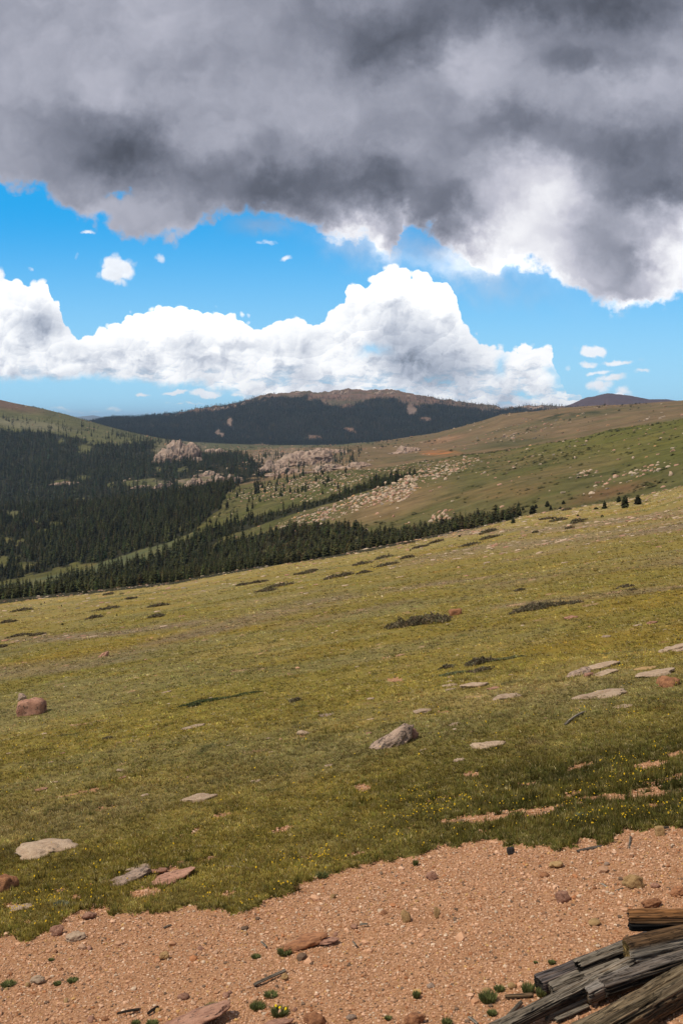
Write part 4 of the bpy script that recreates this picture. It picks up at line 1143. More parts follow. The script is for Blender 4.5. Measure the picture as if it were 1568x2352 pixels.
def rock_mesh(name, seed, mat, sub=4, **kw):
    P, Fc = rock_shape(seed, sub, **kw)
    return mesh_from(name, P, Fc, mat, None, smooth=True)

def slope_quat(x, y):
    e = 0.4
    gx = float(height(x + e, y) - height(x - e, y)) / (2 * e); gy = float(height(x, y + e) - height(x, y - e)) / (2 * e)
    return Vector((0, 0, 1)).rotation_difference(Vector((-gx, -gy, 1)).normalized())

def put_rock(u, row, wp, hp, kind, mat, lab, seed=0, rz=0.0, cat='rock', name='rock', y0=5.5, y1=320, group=None, tilt=0.0, sink=0.38, sub=4, rough=.17):
    x, y, z = find_ground(u, row, y0, y1)
    px = y / F; W = wp * px / 2
    graz = max(0.05, (row - HOR) / F - (A0 - B0 * (u - 784) / F)) if y < 320 else 0.12
    if kind == 'block': sy, sz, kw = W * 0.85, hp * px * 0.92, dict(box=True, rough=rough * .6)
    elif kind == 'boulder': sy, sz, kw = W * 0.75, hp * px * 0.88, dict(rough=rough)
    elif kind == 'slab': sy, sz, kw = min(W * 0.8, 0.30 * hp * px / graz + W * .15), hp * px * 0.72, dict(flat_top=True, rough=rough)
    else: sy, sz, kw = min(W * 0.9, 0.45 * hp * px / graz), hp * px * 0.34 + 0.012, dict(flat_top=True, rough=rough)
    o = link(name, rock_mesh(name, seed or int(u * 3 + row), mat, sub, **kw))
    o.scale = (W * 1.28, sy * 1.1, sz)
    q = slope_quat(x, y) @ Matrix.Rotation(rz, 3, 'Z').to_quaternion() @ Matrix.Rotation(tilt, 3, 'Y').to_quaternion()
    o.rotation_mode = 'QUATERNION'; o.rotation_quaternion = q
    o.location = (x, y, z + sz * (0.45 - sink))
    tag(o, lab, cat, group)
    return o

ROCKS = [
 (73, 1640, 62, 42, 'block', G_PINK, 'big squarish pink boulder standing at the left edge of the meadow', .1),
 (50, 1608, 18, 16, 'boulder', G_GREY, 'small dark lichened rock leaning behind the big pink boulder on the left', 0),
 (896, 1714, 96, 34, 'boulder', G_GREY, 'large grey pink lichen covered boulder lying in the centre of the near meadow', -.42),
 (934, 1700, 42, 34, 'boulder', G_PINK, 'reddish rock against the right end of the large grey boulder', 0),
 (105, 1958, 116, 38, 'slab', G_PALE, 'broad pale flat slab low in the left grass', .1),
 (318, 1995, 46, 12, 'flat', G_PALE, 'narrow pale slab behind the black stained rock at lower left', 0),
 (300, 2018, 100, 26, 'slab', G_GREY, 'long black stained lichened rock beside the gravel at lower left', -.2),
 (362, 2002, 34, 13, 'slab', G_PINK, 'small reddish rock right behind the black stained one', 0),
 (395, 2014, 90, 36, 'flat', G_PINK, 'wide flat pink slab level with the ground at lower left', -.15),
 (455, 1838, 70, 18, 'slab', G_PALE, 'pale pointed slab with a low tail in the lower left meadow', 0),
 (486, 1834, 24, 8, 'flat', G_PALE, 'small flat stone touching the right of the pale pointed slab', 0),
 (1086, 1577, 56, 17, 'slab', G_PALE, 'broad pale slab below the close pair of junipers', 0),
 (1030, 1575, 32, 9, 'flat', G_PALE, 'narrow pale stone left of the slab below the junipers', 0),
 (1132, 1581, 26, 8, 'flat', G_PINK, 'faint pinkish flat stone right of the slab below the junipers', 0),
 (1033, 1584, 18, 6, 'flat', G_PALE, 'very small pale stone under the narrow one below the junipers', 0),
 (1164, 1603, 50, 17, 'slab', G_PALE, 'domed pale slab right and below the junipers slab', 0),
 (967, 1636, 38, 12, 'slab', G_PALE, 'small pale slab above the large grey boulder', 0),
 (697, 1686, 26, 14, 'slab', G_PALE, 'small whitish pointed rock alone in the centre of the meadow', .3),
 (1118, 1712, 60, 16, 'slab', G_PALE, 'pale low slab with two humps right of the large grey boulder', .1),
 (1054, 1747, 20, 11, 'slab', G_PALE, 'small pale stone between the large grey boulder and the gravel', 0),
 (1042, 1664, 26, 9, 'flat', G_PALE, 'little curved pale stone above right of the large grey boulder', 0),
 (1328, 1549, 52, 22, 'slab', G_GREY, 'grey ledge with a dark crack in the right meadow', -.3),
 (1372, 1532, 78, 12, 'slab', G_PALE, 'long thin pale ledge above the grey cracked ledge', -.1),
 (1386, 1547, 60, 9, 'slab', G_PALE, 'second thin pale ledge right of the grey cracked ledge', -.1),
 (1352, 1552, 20, 10, 'boulder', G_PINK, 'small reddish stone at the right foot of the grey cracked ledge', 0),
 (1374, 1599, 102, 19, 'slab', G_PALE, 'long straight pale slab rising to the right in the right meadow', -.05),
 (1425, 1624, 38, 9, 'flat', G_PALE, 'short pale flat stone below the long straight slab', 0),
 (1506, 1548, 82, 15, 'slab', G_PALE, 'long pale slab near the right edge above the orange boulder', -.05),
 (1480, 1536, 40, 8, 'flat', G_TAN, 'small tan slab above the long pale one near the right edge', 0),
 (1537, 1575, 44, 27, 'boulder', G_ORANGE, 'orange boulder with a dark hollow near the right edge', -.2),
 (1524, 1568, 34, 16, 'boulder', G_ORANGE, 'smaller orange rock leaning on the left of the orange boulder', .3),
 (1546, 1494, 70, 22, 'slab', G_PALE, 'thick pale slab cut by the right edge of the picture', -.1),
 (1046, 1412, 28, 17, 'block', G_ORANGE, 'red brown block at the upper end of the large juniper mat', 0),
 (1310, 1420, 24, 11, 'slab', G_PINK, 'small pinkish rock alone right of the long juniper mat', 0),
 (1390, 1463, 20, 8, 'slab', G_PALE, 'little pale rock in the right meadow above the thin ledges', 0),
 (1497, 1432, 20, 10, 'slab', G_PINK, 'small pinkish rock high on the right side of the meadow', 0),
 (1462, 1437, 20, 8, 'flat', G_PALE, 'small pale flat rock left of the pinkish one high on the right', 0),
 (10, 2046, 56, 36, 'boulder', G_ORANGE, 'reddish boulder cut by the left edge above the gravel', 0),
 (44, 2088, 50, 18, 'flat', G_PALE, 'flat pale stone between turf clumps at the lower left', 0),
 (174, 2150, 38, 16, 'slab', G_PALE, 'rounded pale stone just inside the gravel on the left', 0),
 (205, 2104, 28, 12, 'boulder', G_PINK, 'brownish stone on the gravel just below the left turf edge', 0),
 (132, 2140, 26, 16, 'boulder', G_PINK, 'reddish stone at the tip of the lower left turf clump', 0),
 (700, 2166, 84, 26, 'slab', G_ORANGE, 'long orange pink rock half buried in the gravel', -.1),
 (744, 2162, 54, 12, 'flat', G_PINK, 'flat pink tail of rock right of the long orange one', 0),
 (438, 2346, 150, 44, 'flat', G_PINK, 'large smooth pink slab at the bottom edge of the gravel', -.2),
 (636, 2352, 60, 16, 'flat', G_PINK, 'low pink slab at the bottom edge near a leafy plant', 0),
 (721, 2346, 44, 26, 'boulder', G_ORANGE, 'rust coloured angular rock at the bottom edge', .3),
 (86, 2251, 28, 13, 'boulder', G_PALE, 'small white rock with a tiny plant on the left gravel', 0),
 (1452, 2029, 40, 22, 'boulder', G_TAN, 'tan rock beside grey sticks on the right gravel', 0),
 (1514, 1912, 20, 17, 'block', G_TAN, 'upright tan stone at the turf edge on the right', 0),
 (1278, 1985, 30, 12, 'slab', G_TAN, 'flat yellowish stone on the upper right gravel', 0),
 (1172, 1955, 17, 11, 'block', G_DARK, 'small black stone just below the turf edge', 0),
 (934, 2110, 17, 24, 'boulder', G_TAN, 'upright tan stone in the middle of the gravel', 0),
 (1004, 2100, 14, 17, 'boulder', G_TAN, 'small yellow brown stone right of the upright tan one', 0),
 (990, 2014, 20, 13, 'boulder', G_PINK, 'brown pink stone on the middle gravel below the turf', 0),
 (1494, 2076, 34, 13, 'boulder', G_ORANGE, 'flattish brown stone above the charred log', 0),
 (1290, 2064, 28, 18, 'boulder', G_PINK, 'pinkish brown stone on the right gravel left of the sticks', .5),
 (950, 2345, 40, 18, 'boulder', G_ORANGE, 'rusty crumbling stone near the bottom of the gravel', 0),
 (1560, 2048, 34, 14, 'boulder', G_ORANGE, 'brown stone on the gravel at the right edge', 0),
 (654, 2252 - 8, 14, 9, 'boulder', G_TAN, 'little tan stone above the grey stick on the gravel', 0),
 (378, 2196, 18, 10, 'boulder', G_TAN, 'small tan stone on the left gravel', 0),
 (96, 1813, 26, 9, 'flat', G_PINK, 'small pinkish stone in the lower left meadow', 0),
 (280, 1770, 20, 6, 'flat', G_PALE, 'thin pale stone in the left meadow', .3),
 (236, 1508, 26, 12, 'slab', G_PINK, 'rough pinkish rock in the left upper meadow', -.5),
 (383, 1590, 18, 6, 'flat', G_PALE, 'small pale flat stone in the left middle meadow', 0),
 (918, 1506, 18, 8, 'flat', G_PINK, 'small pinkish stone left of the junipers pair', 0),
 (748, 1643, 34, 8, 'flat', G_GREY, 'low greyish stone in the middle meadow', 0),
 (446, 1669, 50, 7, 'flat', G_PALE, 'low broken pale stone streak left of centre', 0),
]
for r_ in ROCKS:
    put_rock(*r_[:7], rz=0.0, tilt=r_[7])

ROCK_P = [rock_shape(40 + s, 2, facets=9, rough=.12, flat_top=(s % 2 == 0)) for s in range(8)]
def stone_cloud(name, x, Y, z, w, fl, tints, lab, protos=None, group=None):
    n = len(x)
    pr = [(v * np.array([1, .8, 1]), f, np.ones((len(v), 3))) for v, f in (protos or ROCK_P)]
    til = np.stack([np.full(n, .14), np.full(n, -.10)], -1)
    V, Fc, Tn = scatter(pr, RNG.integers(0, len(pr), n), np.stack([x, Y, z], -1), w * fl, RNG.uniform(-.7, .7, n) + (RNG.uniform(0, 1, n) > .5) * 3.1416, tints, scxy=w, tilt=til)
    return tag(link(name, mesh_from(name, V, Fc, M_STONE, np.clip(Tn, .01, .9), smooth=False)), lab, 'stones', group, kind='stuff')
def stone_material():
    m, nt, b = mat_new('stone')
    c = attr(nt, 'tint'); n = noise(nt, geo_pos(nt), 9.0, 5, 0.7); n2 = noise(nt, geo_pos(nt), 60.0, 3, 0.7)
    nt.links.new(scalec(nt, c, 0.5 + n * .6 + n2 * .4), b.inputs['Base Color'])
    b.inputs['Roughness'].default_value = 0.92; b.inputs['Specular IOR Level'].default_value = 0.1
    return m
M_STONE = stone_material()
def stone_tints(n, p=(.45, .35, .12, .08)):
    pal = np.array([[.40, .31, .225], [.36, .215, .15], [.38, .22, .11], [.20, .17, .14]])
    return pal[RNG.choice(4, n, p=p)] * RNG.uniform(.85, 1.4, (n, 1))

meadow_meshes = [rock_mesh('rock', 60 + s, (G_PALE, G_PINK, G_PALE, G_PALE)[s % 4], 2, flat_top=True, rough=.12) for s in range(8)]
def scatter_rocks(N, nind, y0, y1, u0, u1, s0, s1, dens, lab, grp, stuffname, stufflab, flat=0.35, power=3, minpx=0):
    x, Y, z, u, r = grown(N, u0, u1, y0, y1)
    k = (RNG.uniform(0, 1, N) < dens(x, Y, u, r)) & (gravel_mask(x, Y, u, r) < .5)
    x, Y, z, u, r = (a[k] for a in (x, Y, z, u, r)); n = len(x)
    w = s0 + (s1 - s0) * RNG.uniform(0, 1, n) ** power * (Y / 160 + .35 if s1 == .46 else 1)
    vis = w / Y * ((u > 0) & (u < 1568)) * ((r <= np.interp(u, UK, CR) - 2) | (Y < np.interp(u, UK, CY)))
    od = np.argsort(-vis); ind = od[:nind]; rest = od[nind:]
    for i in ind:
        o = link('rock', meadow_meshes[random.randrange(8)])
        fl = flat * random.uniform(.7, 1.4)
        o.scale = (w[i], w[i] * random.uniform(.6, .95), w[i] * fl)
        o.rotation_mode = 'QUATERNION'
        o.rotation_quaternion = slope_quat(x[i], Y[i]) @ Matrix.Rotation(random.uniform(-.8, .8), 3, 'Z').to_quaternion()
        o.location = (x[i], Y[i], z[i] + w[i] * fl * .15)
        tag(o, lab(u[i], r[i]) if callable(lab) else lab, 'rock', grp(u[i], r[i]) if callable(grp) else grp)
    if len(rest):
        stone_cloud(stuffname, x[rest], Y[rest], z[rest], w[rest], flat, stone_tints(len(rest)), stufflab)
    print(stuffname, n)
def zone(u, r):
    return ('left' if u < 520 else 'middle' if u < 1050 else 'right')
stripd = lambda x, Y, u, r: np.clip(.9 * strip_mask(x, Y, u, r) + .45 * sstep(.1, .55, fbm(x * 0.35, Y * 1.8, 26, 4, 0.6, 70) + .25 * sstep(300, 1300, u)) * .9 + .05, 0, 1) * sstep(45, 100, Y)
scatter_rocks(30000, 110, 45, 330, -200, 1750, .09, .46, stripd,
              lambda u, r: 'low pale stone among the many strewn over the %s of the upper meadow' % zone(u, r), lambda u, r: 'stones strewn over the %s of the upper meadow' % zone(u, r),
              'meadow_stones', 'small pale and pink stones strewn over the upper meadow in loose stripes', flat=.32, power=4)
scatter_rocks(900, 26, 12, 60, -100, 1700, .03, .10, lambda x, Y, u, r: .5 + 0 * x,
              'small low stone half sunk in the grass of the near meadow', 'small stones sunk in the near meadow', 'turf_stones', 'tiny stones sunk in the near turf', flat=.35, power=3)

# boulders of the ridge across the valley
SCREE = [(600, 1225), (700, 1180), (784, 1152), (850, 1120), (900, 1098), (960, 1096), (955, 1120), (900, 1150), (840, 1165), (760, 1200), (680, 1230), (600, 1262), (480, 1275), (500, 1262)]
def scree_d(x, Y, u, r):
    d = 0.9 * inpoly(u, r + fbm(x, Y, 20, 3, .5, 101) * 10, SCREE)
    d = np.maximum(d, 1.0 * (ell(u, r, 905, 1128, 58, 30, -.35) > .1))
    d = np.maximum(d, .9 * (ell(u, r, 1015, 1187, 34, 14, -.3) > .1))
    d = np.maximum(d, 0.10 * (u < 1000) * (r < 1130) + .022)
    d = np.maximum(d, .7 * ell(u, r, 990, 1085, 130, 22, -.25)); d = np.maximum(d, .5 * ell(u, r, 1340, 1090, 60, 14, -.2)); d = np.maximum(d, .7 * ell(u, r, 1460, 1090, 130, 16, -.28))
    d = np.maximum(d, .45 * ell(u, r, 700, 1120, 190, 36, -.1))
    return d * (wood_density(x, Y, u, r) < .6) * (r < np.interp(u, UK, CR) + 4)
scatter_rocks(26000, 0, 330, 1000, 420, 1700, .45, 1.5, scree_d, '', '', 'scree_stones', 'pale stones strewn over the grassy ridge across the valley', flat=.7, power=2)
def boulders(n, e, s0, s1, lab, grp, mats=(G_PALE,), y0=330, y1=1000):
    a, b, c, d, t = e
    for k in range(n):
        q = math.sqrt(random.random()); an = random.uniform(0, 6.28)
        du, dr = c * q * math.cos(an), d * q * math.sin(an)
        u = a + du * math.cos(t) - dr * math.sin(t); row = b + du * math.sin(t) + dr * math.cos(t)
        x, y, z = find_ground(u, row, y0, y1, 200)
        w = random.uniform(s0, s1) * y / F / 2
        o = link('boulder', scree_meshes[random.randrange(6)])
        o.scale = (w, w * random.uniform(.7, 1), w * random.uniform(.6, 1.0)); o.rotation_euler = (random.uniform(-.3, .3), random.uniform(-.3, .3), random.uniform(0, 6))
        o.location = (x, y, z + w * .2); tag(o, lab, 'boulder', grp)
scree_meshes = [rock_mesh('boulder', 80 + s, (G_PALE, G_PALE, G_PALE, G_PINK)[s % 4], 2, box=(s % 2 == 0), rough=.15) for s in range(6)]
boulders(46, (908, 1124, 55, 26, -.42), 6, 15, 'large whitish boulder in the pile halfway up the ridge across the valley', 'whitish boulders piled on the ridge')
boulders(24, (800, 1160, 70, 16, -.4), 4, 9, 'pale boulder in the scree between the two dark tree bands', 'pale boulders in the scree between the tree bands')
boulders(14, (1013, 1188, 24, 12, -.3), 5, 11, 'pale boulder in the small heap just above the tree line at centre right', 'small heap of boulders above the tree line')
boulders(8, (1342, 1086, 14, 9, -.6), 4, 8, 'whitish stone in the little cluster high on the green ridge', 'little cluster of whitish stones on the green ridge')
for u, row, w, h, lab in [(1346, 1015, 10, 7, 'whitish boulder on the skyline of the near ridge'), (1319, 1053, 8, 8, 'pale round boulder on the green ridge left of centre right'), (1453, 1053, 8, 8, 'pale upright boulder high on the green ridge'),
                          (1411, 1098, 10, 7, 'pale boulder on the green ridge above the three conifers'), (1261, 1128, 6, 4, 'small white boulder alone on the green ridge face'), (1023, 1102, 12, 9, 'pale boulder left on the green ridge near the whitish pile'),
                          (1540, 1092, 16, 14, 'pinkish block on the ridge near the right edge'), (1470, 1081, 8, 6, 'pale boulder right of the cluster on the green ridge'), (1340, 1137, 6, 8, 'upright pale stone above the lone pointed conifer'),
                          (903, 1187, 9, 7, 'pale boulder alone on the bare slope above the tree line'), (939, 1202, 8, 6, 'small pale boulder low on the bare slope above the tree line'), (842, 1218, 12, 7, 'white streaked rock near the bottom of the bare slope')]:
    x, y, z = find_ground(u, row, 335, 1000, 300)
    o = link('boulder', scree_meshes[random.randrange(6)]); s = y / F / 2
    o.scale = (w * s, w * s * .8, h * s * 1.1); o.location = (x, y, z + h * s * .3); o.rotation_euler = (0, 0, random.uniform(0, 6))
    tag(o, lab, 'boulder')
# scattered rock on the far hillsides and the stony mountain top
def far_d(x, Y, u, r):
    return np.clip(.35 * sstep(-.1, .5, fbm(x, Y, 120, 4, .6, 111)) + .6 * ell(u, r, 640, 1060, 240, 34) + .6 * ell(u, r, 1200, 990, 130, 14, -.2), 0, 1) * (wood_density(x, Y, u, r) < .85)
x, Y, z, u, r = grown(15000, -300, 1800, 1100, 2900)
k = RNG.uniform(0, 1, len(x)) < far_d(x, Y, u, r); n = k.sum()
stone_cloud('far_rocks', x[k], Y[k], z[k], RNG.uniform(1.2, 3.2, n) * RNG.uniform(.6, 1.3, n), .7, stone_tints(n, (.4, .4, .1, .1)) * .8, 'rocks strewn over the far hillsides')

# ------------------------------------------------------------------ granite outcrops
def outcrop(u, row, Y0, wp, hp, lab, seed, lumps=9, mat=None, cat='rock outcrop', slant=0.0):
    x, y, z = find_ground(u, row, Y0 * .86, Y0 * 1.14, 300)
    r = np.random.default_rng(seed)
    W = wp * y / F / 2; H = hp * y / F * 1.35
    Vs = []; Fs = []; o = 0
    for k in range(lumps):
        t = (k + .5) / lumps * 2 - 1 + r.uniform(-.12, .12)
        small = k % 3 == 2
        hh = H * (1 - 0.80 * abs(t - slant) ** 1.8) * (r.uniform(.25, .5) if small else r.uniform(.7, 1.0))
        ww = W * (r.uniform(.14, .22) if small else r.uniform(.42, .62)) * (2.0 if lumps < 5 else 1.0)
        P, Fc = rock_shape(int(seed * 13 + k), 4, facets=14, rough=.09)
        # joints that run down the slabs
        g = np.abs(fbm(P[:, 0] * 3 + k, P[:, 2] * 1.4 + P[:, 1], 1.0, 4, .6, 120 + k))
        P = P * (1 - 0.22 * np.clip(.25 - g, 0, 1)[:, None] * 3)
        P = P * np.array([ww, W * r.uniform(.35, .6), hh])
        lx = t * W * .8; ly = (-.4 if small else r.uniform(-.2, .2)) * W
        P += np.array([lx, ly, float(height(x + lx, y + ly)) - z - hh * .12])
        Vs.append(P); Fs.append(Fc + o); o += len(P)
    V = np.concatenate(Vs); Fc = np.concatenate(Fs)
    ob = link('granite_outcrop', mesh_from('granite_outcrop', V, Fc, mat or G_DOME, None, smooth=False))
    ob.location = (x, y, z); tag(ob, lab, cat)
OUT = [(412, 1056, 1700, 110, 46, 'pointed pink granite dome rising from the woods on the left', 9, 0.0), (372, 1064, 1640, 50, 28, 'low granite buttress on the left flank of the pointed dome', 5, 0),
       (498, 1040, 1900, 60, 12, 'low granite knoll between the pointed dome and the dark clump of trees', 6, 0), (456, 1058, 1650, 26, 12, 'small orange tinted outcrop right of the pointed dome', 3, 0),
       (690, 1066, 1520, 150, 38, 'broad smooth granite dome left of the picture centre', 11, .25), (622, 1084, 1430, 44, 34, 'steep granite knob at the left end of the broad dome', 4, 0),
       (745, 1040, 1680, 110, 14, 'long low granite ledge behind the broad dome', 9, 0), (650, 1088, 1400, 80, 14, 'low granite ledge below the broad dome', 7, .2), (742, 1082, 1330, 100, 15, 'granite ledge on the rim of the near ridge', 8, .3),
       (442, 1116, 1340, 50, 20, 'pale granite slab showing above the tops of the valley wood', 5, .3), (492, 1110, 1330, 60, 22, 'pale granite slabs right of those above the valley wood', 5, .2), (535, 1106, 1320, 34, 18, 'small granite slab at the right end of the valley wood', 4, 0),
       (375, 1118, 1340, 50, 15, 'low granite slabs left above the valley wood', 5, 0), (325, 1120, 1330, 34, 10, 'small pale slabs farthest left above the valley wood', 4, 0), (480, 1092, 1450, 66, 9, 'flat granite shelf behind the slabs of the valley wood', 7, 0),
       (926, 1040, 1500, 66, 14, 'brownish rock outcrop on the far hillside right of centre', 8, .3), (810, 1072, 1180, 90, 9, 'thin granite ledge on the near ridge line left of centre', 8, .3),
       (150, 1112, 1350, 66, 8, 'orange bare bank among the dark woods on the left', 7, 0)]
for k, (u, row, Y0, w, h, lab, n, sl) in enumerate(OUT):
    outcrop(u, row, Y0, w, h, lab, 300 + k, n, slant=sl)
TOR = [(768, 903, 7, 5), (778, 902, 6, 6), (786, 903, 9, 4), (797, 904, 8, 5), (757, 904, 6, 3), (524, 937, 10, 5), (510, 940, 12, 4), (497, 941, 8, 4), (541, 935, 8, 4), (684, 902, 12, 3), (872, 904, 14, 4), (900, 902, 12, 3),
       (1143, 940, 16, 4), (1205, 939, 18, 6), (1222, 938, 14, 4), (1240, 938, 20, 4), (560, 928, 8, 4), (940, 910, 10, 3)]
for k, (u, row, w, h) in enumerate(TOR):
    outcrop(u, row + 1.5, 4660, w * 1.2, h * 1.5 + 1.5, 'small rocky knob on the skyline of the brown mountain', 400 + k, 3, cat='rock')
    COL.objects[-1]['group'] = 'rocky knobs along the mountain skyline'

# ------------------------------------------------------------------ loose gravel
def gravel(name, N, y0, y1, r0, r1, lab):
    Y = np.sqrt(RNG.uniform(y0 * y0, y1 * y1, N)); u = RNG.uniform(-600, 2200, N); x = (u - 784) / F * Y
    z = height(x, Y); r = row_of(z, Y)
    g = gravel_mask(x, Y, u, r)
    k = RNG.uniform(0, 1, N) < np.clip(g * 1.2 - .1, 0.0, 1); x, Y, z, u, r = (a[k] for a in (x, Y, z, u, r)); n = len(x)
    rad = r0 * np.exp(RNG.normal(0, .38, n)); rad = np.minimum(rad, r1)
    big = RNG.uniform(0, 1, n) < .012; rad = np.where(big, rad * RNG.uniform(1.5, 3.0, n), rad)
    V, Fc = ICO[1]
    pr = []
    for s in range(7):
        rr = np.random.default_rng(s)
        pr.append((V * rr.uniform(.65, 1.15, (len(V), 1)) * np.array([1, rr.uniform(.6, .95), 1]), Fc, np.ones((len(V), 3))))
    pal = np.array([[.50, .29, .175], [.55, .345, .225], [.42, .225, .125], [.36, .16, .075], [.60, .45, .32], [.16, .105, .07], [.48, .29, .12]])
    t = pal[RNG.choice(7, n, p=[.33, .22, .19, .08, .07, .07, .04])] * RNG.uniform(.72, 1.2, (n, 1))
    Vv, Ff, Tn = scatter(pr, RNG.integers(0, 7, n), np.stack([x, Y, z - .03 * g[k] + rad * .22], -1), rad * RNG.uniform(.5, .8, n), RNG.uniform(0, 6.28, n), t, scxy=rad)
    tag(link(name, mesh_from(name, Vv, Ff, M_PEB, Tn, smooth=False)), lab, 'gravel', kind='stuff')
    print(name, n)
M_PEB = leaf_material('pebbles', 0.9, 0, 0)
gravel('gravel', 225000, 5.6, 15.0, .0088, .028, 'loose pink and tan granite gravel covering the foreground')
gravel('soil_patch_gravel', 85000, 9.0, 45.0, .016, .03, 'gravel showing in bare patches of the turf')

# stones one can pick out on the gravel
stone_meshes = [rock_mesh('stone', 130 + s, (G_PINK, G_ORANGE, G_TAN, G_PINK, G_ORANGE, G_GREY)[s % 6], 2, facets=8, rough=.14) for s in range(9)]
for k in range(34):
    while True:
        u = random.uniform(-10, 1568); row = random.uniform(1920, 2350)
        if row > np.interp(u, [p[0] for p in GRAV], [p[1] for p in GRAV]) + 16 and not (u > 1200 and row > 2130): break
    x, y, z = find_ground(u, row, 5.5, 20, 200)
    w = random.uniform(.018, .042) * (1.4 if k < 10 else 1)
    o = link('stone', stone_meshes[k % 9]); o.scale = (w, w * random.uniform(.6, .9), w * random.uniform(.45, .8)); o.rotation_euler = (random.uniform(-.3, .3), random.uniform(-.3, .3), random.uniform(0, 6))
    o.location = (x, y, z - .03 + w * .35)
    zn = ['far left', 'left', 'left middle', 'right middle', 'right', 'far right'][int(np.clip(u // 262, 0, 5))]
    kc = ('pink', 'rusty', 'tan', 'pinkish', 'orange', 'greyish')[(k % 9) % 6]
    tag(o, '%s %s stone lying on the %s of the gravel, %s' % ('bigger' if k < 10 else 'small', kc, zn, 'near the grass' if row < 2100 else 'in its middle' if row < 2230 else 'by the bottom edge'), 'stone', 'loose stones on the gravel')

# ================================================================== old timber
def wood_material(name, rough=.85):
    m, nt, b = mat_new(name)
    p = obj_co(nt); c = attr(nt, 'tint')
    mp = nt.nodes.new('ShaderNodeMapping'); mp.inputs['Scale'].default_value = (3.0, 70, 70); nt.links.new(p, mp.inputs[0])
    n = noise(nt, mp.outputs[0], 1.0, 5, 0.65)
    n2 = noise(nt, p, 7.0, 5, 0.65)
    k = ((n - 0.33) * 2.6).clamp() * 1.05 + 0.12 + n2 * 0.35
    mp2 = nt.nodes.new('ShaderNodeMapping'); mp2.inputs['Scale'].default_value = (2.2, 38, 38); nt.links.new(p, mp2.inputs[0])
    n3 = noise(nt, mp2.outputs[0], 1.0, 3, 0.6)
    line = (n3 - 0.5).abs().step(0.004, 0.035)
    k = k * (line * 0.78 + 0.22)
    nt.links.new(scalec(nt, c, k), b.inputs['Base Color'])
    b.inputs['Roughness'].default_value = rough
    bump(nt, b, n, 0.9, 0.006)
    return m
M_WOOD = wood_material('weathered_wood')

def spot(u, row, lift):
    a = A0 - B0 * (u - 784) / F
    Y = (EYE - lift) / ((row - HOR) / F - a)
    x = (u - 784) / F * Y
    return Vector((x, Y, -(row - HOR) / F * Y))

